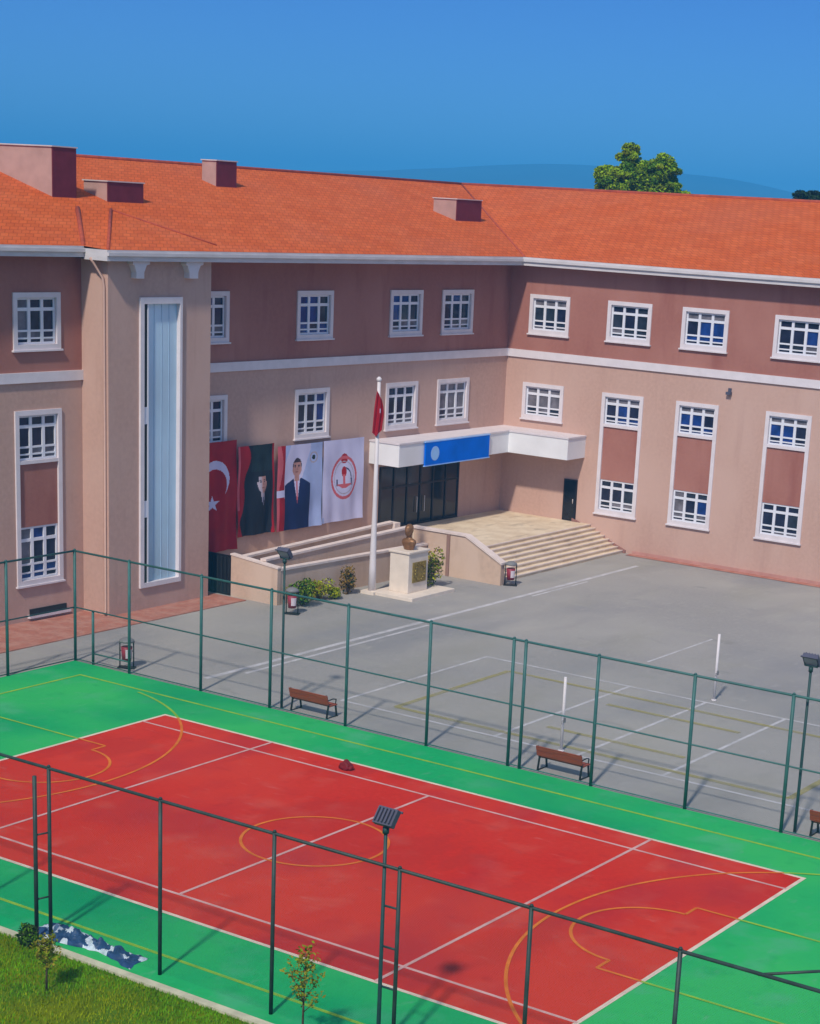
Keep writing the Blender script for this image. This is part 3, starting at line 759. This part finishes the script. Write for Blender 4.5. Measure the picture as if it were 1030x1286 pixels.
# ------------------------------------------------------------------ fences
def mesh_mat():
    m = bpy.data.materials.new('chain_link'); m.use_nodes = True; nt = m.node_tree; b = nt.nodes['Principled BSDF']
    b.inputs['Base Color'].default_value = (.03, .12, .10, 1); b.inputs['Roughness'].default_value = .5
    tc = nt.nodes.new('ShaderNodeTexCoord'); sp = nt.nodes.new('ShaderNodeSeparateXYZ'); nt.links.new(tc.outputs['Object'], sp.inputs[0])
    def math_(op, a, bb=None):
        n = nt.nodes.new('ShaderNodeMath'); n.operation = op
        for i, v in enumerate((a, bb)):
            if v is None: continue
            if isinstance(v, (int, float)): n.inputs[i].default_value = v
            else: nt.links.new(v, n.inputs[i])
        return n.outputs[0]
    u = math_('ADD', sp.outputs['X'], sp.outputs['Y'])
    outs = []
    for op in ('ADD', 'SUBTRACT'):
        w = math_(op, u, sp.outputs['Z']); f = math_('FRACT', math_('MULTIPLY', w, 1/.055)); outs.append(math_('LESS_THAN', f, .04))
    nt.links.new(math_('MAXIMUM', outs[0], outs[1]), b.inputs['Alpha'])
    return m
CHAIN = mesh_mat()
HF = 4.22
def fence(name, label, a, b, posts, mid=2.06, pr=.055, pm=None):
    pm = pm or FENCEG
    a = Vector((*a, 0)); b = Vector((*b, 0)); d = (b-a).normalized(); L = (b-a).length
    t = thing(name, label, 'fence', a, 0, 'wire mesh fences round the sports court')
    P = lambda s, z: a+d*s+Vector((0, 0, z))
    for s in posts:
        m_ = MB(); m_.tube([P(s, -.02), P(s, HF)], pr, pm, 10); m_.tube([P(s, HF), P(s, HF+.05)], [pr+.005, .03], pm, 10); m_.build('post', t)
    m_ = MB(); m_.tube([P(0, HF-.03), P(L, HF-.03)], .04, pm, 8); m_.build('top_rail', t)
    if mid: m_ = MB(); m_.tube([P(0, mid), P(L, mid)], .028, FENCEG, 8); m_.build('middle_rail', t)
    if mid: m_ = MB(); m_.tube([P(0, .08), P(L, .08)], .022, pm, 8); m_.build('bottom_rail', t)
    nn = Vector((-d.y, d.x, 0))*.012
    m_ = MB(); m_.poly([P(0, .08)+nn, P(L, .08)+nn, P(L, HF-.03)+nn, P(0, HF-.03)+nn], CHAIN); m_.build('wire_mesh', t, recalc=False)
    return t
def S_(x): return x+GX
far = fence('court_fence', 'long green mesh fence between the court and the grey yard with benches behind', (-GX, 9.75), (GX, 9.75),
            [S_(x) for x in (-16.68, -13.17, -9.95, -6.6, -3.21, .02, .47, 3.14, 6.47, 9.68, 13.0, 16.3)])
fence('court_fence', 'green mesh fence across the left end of the court facing the left wing', (-GX, 9.75), (-GX, -9.4), [0, 3.3, 6.6, 9.9, 13.2, 16.5, 19.15])
near = fence('court_fence', 'nearest dark green mesh fence along the lawn edge in the foreground', (-GX, -9.4), (GX, -9.4),
             [S_(x) for x in (-16.3, -13.0, -9.7, -6.4, -3.3, -.42, 3.1, 6.4, 9.72, 12.91, 16.2)], mid=0, pr=.046, pm=FENCED)
fence('court_fence', 'green mesh fence at the right end of the court beyond the picture edge', (GX, 9.75), (GX, -9.4), [0, 3.3, 6.6, 9.9, 13.2, 16.5, 19.15])
m_ = MB(); m_.tube([(17.8, -9.4, HF-.05), (GX, -7.6, HF-.05)], .03, FENCED, 8); m_.build('corner_brace', near)
# short gate leaf post and low rail by the far left corner
m_ = MB(); m_.tube([(-18.58, 9.8, 0), (-18.58, 9.8, 2.05)], .05, FENCEG, 10); m_.build('gate_post', far)
m_ = MB(); m_.tube([(-18.58, 9.8, .42), (-16.7, 9.8, .42)], .03, FENCEG, 8); m_.build('gate_rail', far)
# stay post at the tarpaulin
m_ = MB(); m_.tube([(-.55, -9.72, 0), (-.55, -9.72, 4.05)], .05, FENCED, 10)
m_.build('stay_post', near)
for z in (1.0, 2.6): m_ = MB(); m_.tube([(-.55, -9.72, z), (-.42, -9.4, z+.02)], .022, FENCED, 6); m_.build('rung', near)

# ------------------------------------------------------------------ floodlights
def flood(label, x, y, h, toward, rungs=None, tilt=38):
    t = thing('floodlight', label, 'floodlight', (x, y, 0), 0, 'floodlights beside the court')
    m_ = MB(); m_.tube([(x, y, 0), (x, y, 1.2), (x, y, h-.1)], [.05, .046, .040], MASTM, 10); m_.build('mast', t)
    m_ = MB(); m_.tube([(x, y, h-.18), (x, y, h-.05)], .07, MASTM, 8)
    m_.tube([(x-.2, y, h-.02), (x+.2, y, h-.02)], .022, MASTM, 6)
    for s in (-1, 1): m_.tube([(x+s*.2, y, h-.02), (x+s*.2, y+.02*toward, h+.16)], .018, MASTM, 6)
    if rungs:
        m_.build('bracket', t)
        for z in rungs[2]: m_ = MB(); m_.tube([(x, y, z), (rungs[0], rungs[1], z+.03)], .024, MASTM, 6); m_.build('rung', t)
    else: m_.build('bracket', t)
    M = Matrix.Translation((x, y, h+.16)) @ Matrix.Rotation(R(-tilt*toward), 4, 'X')
    def hx(mb, a, b, c, d, e, f, mm): mb.hexa([M @ Vector(p) for p in ((a, c, e), (b, c, e), (b, d, e), (a, d, e), (a, c, f), (b, c, f), (b, d, f), (a, d, f))], mm)
    m_ = MB(); hx(m_, -.24, .24, -.07, .07, -.18, .20, LAMPB)
    for k in range(5): hx(m_, -.2+k*.09, -.17+k*.09, -.13*toward if toward > 0 else .07, -.07 if toward > 0 else .13, -.14, .16, LAMPB)
    hx(m_, -.27, .27, .06 if toward > 0 else -.10, .10 if toward > 0 else -.06, .18, .22, LAMPB)
    hd = m_.build('lamp_head', t)
    m_ = MB(); a, b = (.07, .078) if toward > 0 else (-.078, -.07)
    hx(m_, -.2, .2, a, b, -.14, .15, LAMPG); m_.build('lens', hd)
    return t
flood('floodlight on a laddered mast beside the nearest fence over the red court', 9.30, -9.36, 5.05, 1, (9.72, -9.4, (.6, 1.5, 2.4, 3.3)))
flood('floodlight on a thin mast behind the bench nearest the ramp', -9.6, 9.98, 5.35, -1)
flood('floodlight on a thin mast at the right edge of the picture, behind the fence', 10.02, 9.98, 5.1, -1)

# ------------------------------------------------------------------ benches
def make_bench():
    t = thing('park_bench', '', 'bench', (0, 0, 0), 0, 'wooden benches behind the far fence')
    L = 1.70
    m_ = MB()   # seat planks: bench faces +Y (local), backrest on the -Y side
    for k in range(3): m_.box(-L/2, L/2, .12+k*.14, .25+k*.14, .42, .465, WOODR)
    m_.build('seat', t, local=True, bevel=.006)
    m_ = MB()
    for k in range(2):
        z0 = .50+k*.175; o = -.02-.05*k
        m_.hexa([(-L/2, .04+o, z0), (L/2, .04+o, z0), (L/2, .09+o, z0), (-L/2, .09+o, z0), (-L/2, -.005+o, z0+.165), (L/2, -.005+o, z0+.165), (L/2, .045+o, z0+.165), (-L/2, .045+o, z0+.165)], WOODR)
    m_.build('backrest', t, local=True, bevel=.006)
    for s in (-1, 1):
        x = s*(L/2-.06); m_ = MB()
        m_.tube([(x, .02, 0), (x, .10, .42), (x, .05, .62), (x, -.03, .84)], .035, IRON, 8)
        m_.tube([(x, .58, 0), (x, .50, .42)], .035, IRON, 8)
        m_.tube([(x, .08, .415), (x, .52, .415)], .022, IRON, 8)
        m_.tube([(x, .05, .64), (x, .35, .66), (x, .52, .62), (x, .50, .42)], .022, IRON, 8)
        m_.tube([(x, .0, .015), (x, .62, .015)], .022, IRON, 8)
        m_.build('leg', t, local=True)
    return t
bench = make_bench()
for i, (x, lab) in enumerate(((-8.4, 'dark red wooden bench behind the fence nearest the ramp, its back to the court'),
                              (1.8, 'dark red wooden bench behind the fence by the volleyball posts'),
                              (11.3, 'dark red wooden bench half cut off at the right picture edge'))):
    o = bench if i == 0 else copy_tree(bench)
    o.location = (x, 9.98, 0); o['label'] = lab

# ------------------------------------------------------------------ volleyball posts
def vpost():
    t = thing('volleyball_post', '', 'net post', (0, 0, 0), 0, 'white volleyball net posts in the yard')
    m_ = MB(); m_.tube([(0, 0, 0), (0, 0, 2.55)], .05, WHITEP, 10); m_.build('pole', t, local=True)
    m_ = MB(); m_.tube([(0, 0, 0), (0, 0, .05)], [.11, .10], WHITEP, 10); m_.build('base_collar', t, local=True)
    m_ = MB(); m_.box(-.03, .09, -.03, .03, 1.0, 1.16, BING); m_.tube([(.06, -.05, 1.08), (.06, -.16, 1.08), (.06, -.16, .98)], .012, BING, 6); m_.build('winch', t, local=True)
    return t
v = vpost(); v.location = (.42, 12.39, 0); v['label'] = 'white net post standing right behind the middle bench'
v2 = copy_tree(v); v2.location = (1.15, 22.08, 0); v2['label'] = 'white net post on the open side of the yard nearest the right wing'

# ------------------------------------------------------------------ litter bins
def make_bin():
    t = thing('litter_bin', '', 'litter bin', (0, 0, 0), 0, 'red and white litter bins')
    def ring(r0, r1, z0, z1, m, n=16):
        mb = MB(); mb.tube([(0, 0, z0), (0, 0, z1)], [r0, r1], m, n); return mb
    m_ = MB(); m_.tube([(0, 0, .28), (0, 0, .82)], [.17, .21], BINR, 16); m_.build('bucket', t, local=True)
    m_ = MB()
    for k in range(6):
        a0, a1 = R(-75+k*12-12), R(-75+(k+1)*12-12)
        m_.poly([(.186*math.cos(a0), .186*math.sin(a0), .40), (.186*math.cos(a1), .186*math.sin(a1), .40), (.212*math.cos(a1), .212*math.sin(a1), .74), (.212*math.cos(a0), .212*math.sin(a0), .74)], BINW)
    m_.build('label_panel', t, local=True, recalc=False)
    m_ = MB()
    for s in (-1, 1): m_.tube([(s*.26, 0, 0), (s*.26, 0, 1.02)], .025, IRON, 8); m_.tube([(s*.26, 0, .66), (s*.20, 0, .66)], .016, IRON, 6)
    m_.box(-.32, .32, -.16, .16, 0, .05, IRON); m_.build('stand', t, local=True)
    m_ = MB(); m_.tube([(0, 0, 1.0), (0, 0, 1.08), (0, 0, 1.15), (0, 0, 1.18)], [.30, .27, .16, .03], BING, 16); m_.build('lid', t, local=True)
    return t
bn = make_bin()
for i, (x, y, rz, lab) in enumerate(((-17.35, 10.3, .5, 'litter bin behind the fence corner near the left wing'),
                                     (-19.05, 21.9, .4, 'litter bin at the foot of the ramp wall beside the shrubs'),
                                     (-16.0, 34.35, .5, 'litter bin at the bottom end of the sloping step wall'))):
    o = bn if i == 0 else copy_tree(bn)
    o.location = (x, y, 0); o.rotation_euler.z = rz; o['label'] = lab

# ------------------------------------------------------------------ plants and trees
def leaves(mb, c, rad, n, size, mats, rng, flat=1.0):
    for _ in range(n):
        while True:
            p = Vector((rng.uniform(-1, 1), rng.uniform(-1, 1), rng.uniform(-1, 1)))
            if .12 < p.length < 1: break
        p = p*(p.length**-.35) if p.length > .3 else p
        q = Vector(c)+Vector((p.x*rad[0], p.y*rad[1], p.z*rad[2]))
        s = size*rng.uniform(.6, 1.3)
        a = Vector((rng.gauss(0, 1), rng.gauss(0, 1), rng.gauss(0, .7)))
        a.normalize()
        b = a.cross(Vector((rng.gauss(0, 1), rng.gauss(0, 1), rng.gauss(0, 1)))).normalized()
        mb.poly([q-a*s, q+b*s*.45, q+a*s, q-b*s*.45], rng.choice(mats))
def tree(name, label, base, trunk_h, lobes, mats, size, rng, tr=.28, per=900):
    t = thing(name, label, 'tree', base)
    bx, by = base[0], base[1]; m_ = MB()
    top = Vector((bx+rng.uniform(-.3, .3), by, trunk_h))
    m_.tube([(bx, by, -.1), (bx+.1, by, trunk_h*.4), (top.x, top.y, top.z)], [tr, tr*.75, tr*.45], BARK, 10)
    for (c, r) in lobes:
        q = Vector(c); s0 = Vector((bx, by, trunk_h*.8)); md = (s0+q)/2+Vector((0, 0, -.3))
        m_.tube([s0, md, q], [tr*.4, tr*.25, tr*.08], BARK, 6)
    m_.build('trunk', t)
    m_ = MB()
    for (c, r) in lobes:
        vol = r[0]*r[1]*r[2]
        for _ in range(max(6, int(22*vol**.6))):     # small uneven sub-clumps give gaps and light and dark masses
            d = Vector((rng.gauss(0, .5), rng.gauss(0, .5), rng.gauss(0, .45)))
            if d.length > .85: d *= .85/d.length
            cc = (c[0]+d.x*r[0], c[1]+d.y*r[1], c[2]+d.z*r[2]); k = rng.uniform(.16, .48)
            k3 = (k*rng.uniform(.7, 1.4), k*rng.uniform(.7, 1.4), k*rng.uniform(.5, 1.0))
            leaves(m_, cc, k3, int(per*k*k*1.6), size, [rng.choice(mats), rng.choice(mats)], rng)
        leaves(m_, c, (r[0]*.9, r[1]*.9, r[2]*.9), int(per*.9*vol**.6), size, mats, rng)
    m_.build('crown', t, recalc=False)
    return t
rng = random.Random(5)
TXO = 3.6
tree('tall_tree', 'tall bushy green tree rising behind the roof of the right wing', (-37.3+TXO, 76, 0), 16.5,
     [((-34.65, 75.8, 21.0), (.75, .9, 1.0)), ((-31.9, 75.6, 20.6), (.9, .9, .8)), ((-36.6, 75.7, 19.8), (.8, .8, .7)), ((-34.2, 76, 19.8), (1.7, 1.4, 1.2)), ((-32.4, 75.8, 20.1), (1.4, 1.2, 1.1)), ((-33.3, 75.8, 19.3), (2.1, 1.6, 1.3)), ((-36.2, 75.8, 19.3), (1.2, 1.1, 1.0)), ((-35.6, 76, 18.4), (1.9, 1.6, 1.2)),
      ((-33.6, 76, 18.2), (3.0, 2.0, 1.4)), ((-31.3, 76, 18.3), (1.5, 1.1, .8)), ((-32.4, 75.7, 19.0), (1.6, 1.2, 1.0)), ((-33.7, 75.6, 17.2), (2.4, 1.8, 1.2))],
     [LF_A, LF_T, LF_T, LF_B, LF_B], .12, rng, .34, 1100)
tree('tall_tree', 'small dark treetop just showing over the right end of the ridge', (-28.0, 92, 0), 16.0,
     [((-28.4, 92, 17.9), (1.7, 1.6, 1.5)), ((-27.9, 92, 18.9), (1.1, .9, .7)), ((-28.9, 92, 18.9), (1.0, .9, .65))], [LF_F, LF_D], .2, rng, .26, 300)

def shrub(label, x, y, r, h, mats, n, size=.07, cat='shrub', name='shrub', z=0, group='shrubs in front of the ramp'):
    t = thing(name, label, cat, (x, y, z), 0, group); m_ = MB()
    for k in range(7):
        a = k*.9+x; m_.tube([(x, y, z-.03), (x+.25*r*math.cos(a), y+.25*r*math.sin(a), z+h*.4), (x+.7*r*math.cos(a), y+.7*r*math.sin(a), z+h*.8)], [.018, .012, .005], BARK, 5)
    m_.build('stem', t); m_ = MB()
    for k in range(9):
        a = rng.uniform(0, 6.3); d = rng.uniform(0, .6)*r; zz = z+h*rng.uniform(.25, .85)
        leaves(m_, (x+d*math.cos(a), y+d*math.sin(a), zz), (r*.45, r*.45, h*.28), n//9, size, mats, rng)
    m_.build('foliage', t, recalc=False)
    return t
shrub('round dark green shrub beside the litter bin at the ramp wall', -19.75, 23.4, .75, 1.15, [LF_B, LF_D, LF_A], 1400)
shrub('straggly ochre shrub between the round shrub and the flagpole', -20.1, 25.0, .8, .95, [LF_O, LF_C, LF_A], 800)
shrub('low yellow green plant at the foot of the ramp wall', -19.75, 25.7, .6, .55, [LF_A, LF_C], 600)
shrub('upright rusty brown shrub just left of the flagpole', -19.95, 26.9, .5, 1.25, [LF_O, LF_D, LF_O], 800)
shrub('golden brown shrub behind the bust pedestal', -18.2, 31.0, .75, 1.75, [LF_C, LF_O, LF_D, LF_A], 1500)

def sapling(label, x, y, h, crown_w, mats):
    t = thing('sapling', label, 'sapling', (x, y, -.02), 0, 'young saplings on the lawn'); m_ = MB()
    m_.tube([(x, y, -.05), (x+.02, y, h*.5), (x+.04, y, h*.95)], [.03, .02, .008], BARK, 7)
    br = []
    for k in range(12):
        a = k*2.4; z0 = h*(.38+.045*k); L = crown_w*(1.15-.06*k)*.55
        e = Vector((x+L*math.cos(a), y+L*math.sin(a), z0+L*1.25)); m_.tube([(x+.03, y, z0), ((x+e.x)/2, (y+e.y)/2, z0+L*.45), e], [.012, .008, .003], BARK, 5); br.append((Vector((x+.03, y, z0)), e))
    m_.build('stem', t); m_ = MB()
    for a, e in br:
        for k in range(24):
            p = a.lerp(e, rng.uniform(.25, 1.1))+Vector((rng.gauss(0, .06), rng.gauss(0, .06), rng.gauss(0, .05)))
            leaves(m_, p, (.05, .05, .05), 2, .05, mats, rng)
    m_.build('foliage', t, recalc=False)
sapling('thin yellowing sapling on the lawn in front of the red court', 8.05, -10.35, 2.35, .68, [LF_A, LF_Y, LF_Y])
sapling('small pale green sapling on the lawn below the crumpled tarpaulin', 1.78, -11.6, 1.3, .45, [LF_A, LF_Y])
shrub('dark green weed tuft at the lawn edge under the fence stay post', -.45, -10.05, .38, .5, [LF_D, LF_B], 700, .06, 'weed', 'weed_clump', -.02, None)

# grass on the lawn
m_ = MB(); grng = random.Random(3)
for _ in range(42000):
    x = grng.uniform(-5, 9.5); y = -10.04-grng.random()**1.25*6.0
    h = grng.uniform(.035, .11)*(1+.5*noise.noise((x*.6, y*.6, 0))); a = grng.uniform(0, 6.28); l = grng.uniform(.0, .05)
    w = grng.uniform(.008, .018)
    mm = GRASSY if noise.noise((x*.45+9, y*.45, 3))+grng.gauss(0, .25) > .12 else GRASSM
    c, s = math.cos(a), math.sin(a)
    m_.poly([(x-w*c, y-w*s, -.02), (x+w*c, y+w*s, -.02), (x-l*s, y+l*c, h-.02)], mm)
tag(m_.build('grass', recalc=False), kind='stuff')

# ------------------------------------------------------------------ tarpaulin heap and red bag
m_ = MB(); NX, NY = 84, 26; vs = []
for j in range(NY+1):
    for i in range(NX+1):
        s, t = i/NX, j/NY
        x = -1.0+3.35*s; y = -9.15-.10*s+(t-.5)*(.62+.22*math.sin(s*7))
        e = math.sin(math.pi*s)**.4*math.sin(math.pi*t)**.6
        h = abs(noise.noise((x*2.6, y*3.2, 1.0)))*.26+abs(noise.noise((x*8, y*9, 4.0)))*.16+.05
        x += .10*noise.noise((x*4, y*4, 7)); y += .10*noise.noise((x*4, y*4, 11))
        vs.append((x, y, .018+max(0, e*h)))
m_.v = [tuple(v) for v in vs]; ia, ib = m_.mi(TARPB), m_.mi(TARPW)
for j in range(NY):
    for i in range(NX):
        a = j*(NX+1)+i; x, y, z = vs[a]
        m_.f.append([a, a+1, a+NX+2, a+NX+1]); m_.m.append(ib if noise.noise((x*3.3+5, y*4.4, 2)) > .10 else ia); m_.smooth.add(len(m_.f)-1)
tag(m_.build('tarpaulin', None, loc=(.6, -9.2, 0), recalc=False), 'crumpled navy and white tarpaulin lying along the near fence by the lawn', 'tarpaulin')

m_ = MB(); bm = bmesh.new(); bmesh.ops.create_icosphere(bm, subdivisions=4, radius=1)
for q in bm.verts:
    p = q.co.copy(); k = 1+.22*noise.noise(p*2.1)+.08*noise.noise(p*5)
    z = max(-.02, p.z*.15*k+.08)
    q.co = Vector((p.x*.25*k, p.y*.16*k, z+(.10*max(0, 1-abs(p.x)*2.2) if p.z > .3 else 0)))
m_.mesh([tuple(Vector(q.co)+Vector((-3.5, 5.85, .03))) for q in bm.verts], [[x.index for x in f.verts] for f in bm.faces], mat('bag_red', (.17, .008, .010), rough=.7, var=.2, scale=8), True); bm.free()
bg = m_.build('sports_bag', None, loc=(-3.5, 5.85, .03)); tag(bg, 'small dark red bag lying on the court line near the far fence', 'bag')
m_ = MB(); m_.tube([(-3.60, 5.85, .20), (-3.57, 5.83, .28), (-3.5, 5.83, .30), (-3.43, 5.84, .27), (-3.40, 5.86, .20)], .014, IRON, 6); m_.build('strap', bg)

# ------------------------------------------------------------------ hills
CAM = Vector((30.3792, -38.0994, 17.3162))
prof = [(-80, .2), (-60, .45), (-50, .35), (-44, .5), (-39.5, .69), (-37.1, .85), (-35.2, 1.03), (-33.8, 1.19), (-31.9, 1.33), (-30.8, 1.34), (-29.5, 1.31), (-27.9, 1.24), (-26.4, 1.14), (-24.8, .88), (-24, .72), (-20, .5), (-12, .75), (-4, .5), (4, .2)]
def elev(a):
    for (a0, e0), (a1, e1) in zip(prof, prof[1:]):
        if a0 <= a <= a1:
            k = (a-a0)/(a1-a0); return e0+(e1-e0)*k
    return .2
m_ = MB(); rows = [(2500, 0), (2800, .35), (3100, .75), (3350, 1), (3600, .8), (4000, 0)]; NA = 170; vs = []
for i in range(NA+1):
    az = -80+84*i/NA; e = elev(az)+.02*noise.noise((az*.9, 0, 0))
    for j, (rr, k) in enumerate(rows):
        hz = (CAM.z+3350*math.tan(R(e)))*k*(1+(.10*noise.noise((az*.5, j*1.3, 2)) if 0 < j < 3 else 0))-.06*(k == 0)-.0
        vs.append((CAM.x+rr*math.sin(R(az)), CAM.y+rr*math.cos(R(az)), hz-(5 if k == 0 else 0)))
n = len(rows); fs = [(i*n+j, (i+1)*n+j, (i+1)*n+j+1, i*n+j+1) for i in range(NA) for j in range(n-1)]
m_.mesh(vs, fs, HILLM, True)
tag(m_.build('hills'), kind='structure')

# ------------------------------------------------------------------ haze
HAZE = True
if HAZE:
    m_ = MB(); m_.box(-4700, 2600, -1600, 4700, -7, 125, EARTH)
    hz = m_.build('haze'); tag(hz, kind='stuff')
    vm = bpy.data.materials.new('haze_air'); vm.use_nodes = True; nt = vm.node_tree; nt.nodes.clear()
    out = nt.nodes.new('ShaderNodeOutputMaterial'); pv = nt.nodes.new('ShaderNodeVolumePrincipled')
    pv.inputs['Color'].default_value = (.085, .52, 1.0, 1); pv.inputs['Density'].default_value = .00058; pv.inputs['Anisotropy'].default_value = -.25
    nt.links.new(pv.outputs[0], out.inputs['Volume'])
    hz.data.materials.clear(); hz.data.materials.append(vm)

# ------------------------------------------------------------------ camera, sun, sky
cam = bpy.data.cameras.new('camera'); co = bpy.data.objects.new('camera', cam); COL.objects.link(co)
r_ = Vector((.83684719, .54468733, .05479493)); u_ = Vector((-.1890827, .19365898, .9626754)); f_ = Vector((-.51374557, .81597298, -.26505392))
co.matrix_world = Matrix(((r_.x, u_.x, -f_.x, CAM.x), (r_.y, u_.y, -f_.y, CAM.y), (r_.z, u_.z, -f_.z, CAM.z), (0, 0, 0, 1)))
cam.sensor_fit = 'HORIZONTAL'; cam.sensor_width = 36; cam.lens = 36*2311.13/1030
cam.shift_x = (515-648.68)/1030; cam.shift_y = (897.07-643)/1030
cam.clip_start = .5; cam.clip_end = 20000
S.camera = co

trav = Vector((-.25, .88, -1.0)).normalized()
sun = bpy.data.lights.new('sun', 'SUN'); sun.energy = 2.25; sun.angle = R(3.0); sun.color = (1, .92, .82)
so = bpy.data.objects.new('sun', sun); COL.objects.link(so); so.rotation_euler = trav.to_track_quat('-Z', 'Y').to_euler(); so.location = (40, -60, 80)
w = bpy.data.worlds.new('World'); S.world = w; w.use_nodes = True; nt = w.node_tree
bgn = nt.nodes['Background']; sky = nt.nodes.new('ShaderNodeTexSky'); sky.sky_type = 'NISHITA'; sky.sun_disc = False
sky.sun_elevation = math.asin(-trav.z); sky.sun_rotation = math.atan2(-trav.x, -trav.y)
sky.altitude = 0; sky.air_density = 1.0; sky.dust_density = .2; sky.ozone_density = 3.0
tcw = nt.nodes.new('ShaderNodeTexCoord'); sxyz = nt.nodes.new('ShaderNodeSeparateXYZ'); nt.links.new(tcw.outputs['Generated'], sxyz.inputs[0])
ramp = nt.nodes.new('ShaderNodeValToRGB'); nt.links.new(sxyz.outputs['Z'], ramp.inputs[0])   # deep blue lower sky; paler above, tinted warm to shape the fill light
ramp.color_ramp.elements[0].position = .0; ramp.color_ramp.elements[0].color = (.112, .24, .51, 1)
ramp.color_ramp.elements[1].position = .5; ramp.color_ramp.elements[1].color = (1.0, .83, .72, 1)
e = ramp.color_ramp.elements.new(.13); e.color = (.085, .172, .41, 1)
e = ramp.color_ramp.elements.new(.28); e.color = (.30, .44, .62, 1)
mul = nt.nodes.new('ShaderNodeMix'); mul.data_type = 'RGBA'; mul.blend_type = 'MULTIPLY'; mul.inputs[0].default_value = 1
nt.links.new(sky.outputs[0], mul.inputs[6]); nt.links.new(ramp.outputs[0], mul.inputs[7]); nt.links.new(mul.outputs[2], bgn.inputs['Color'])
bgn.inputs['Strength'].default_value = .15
S.view_settings.view_transform = 'Standard'; S.view_settings.look = 'None'; S.view_settings.exposure = .58; S.view_settings.gamma = 1
S.render.engine = 'CYCLES'
S.cycles.volume_bounces = 0; S.cycles.max_bounces = 8
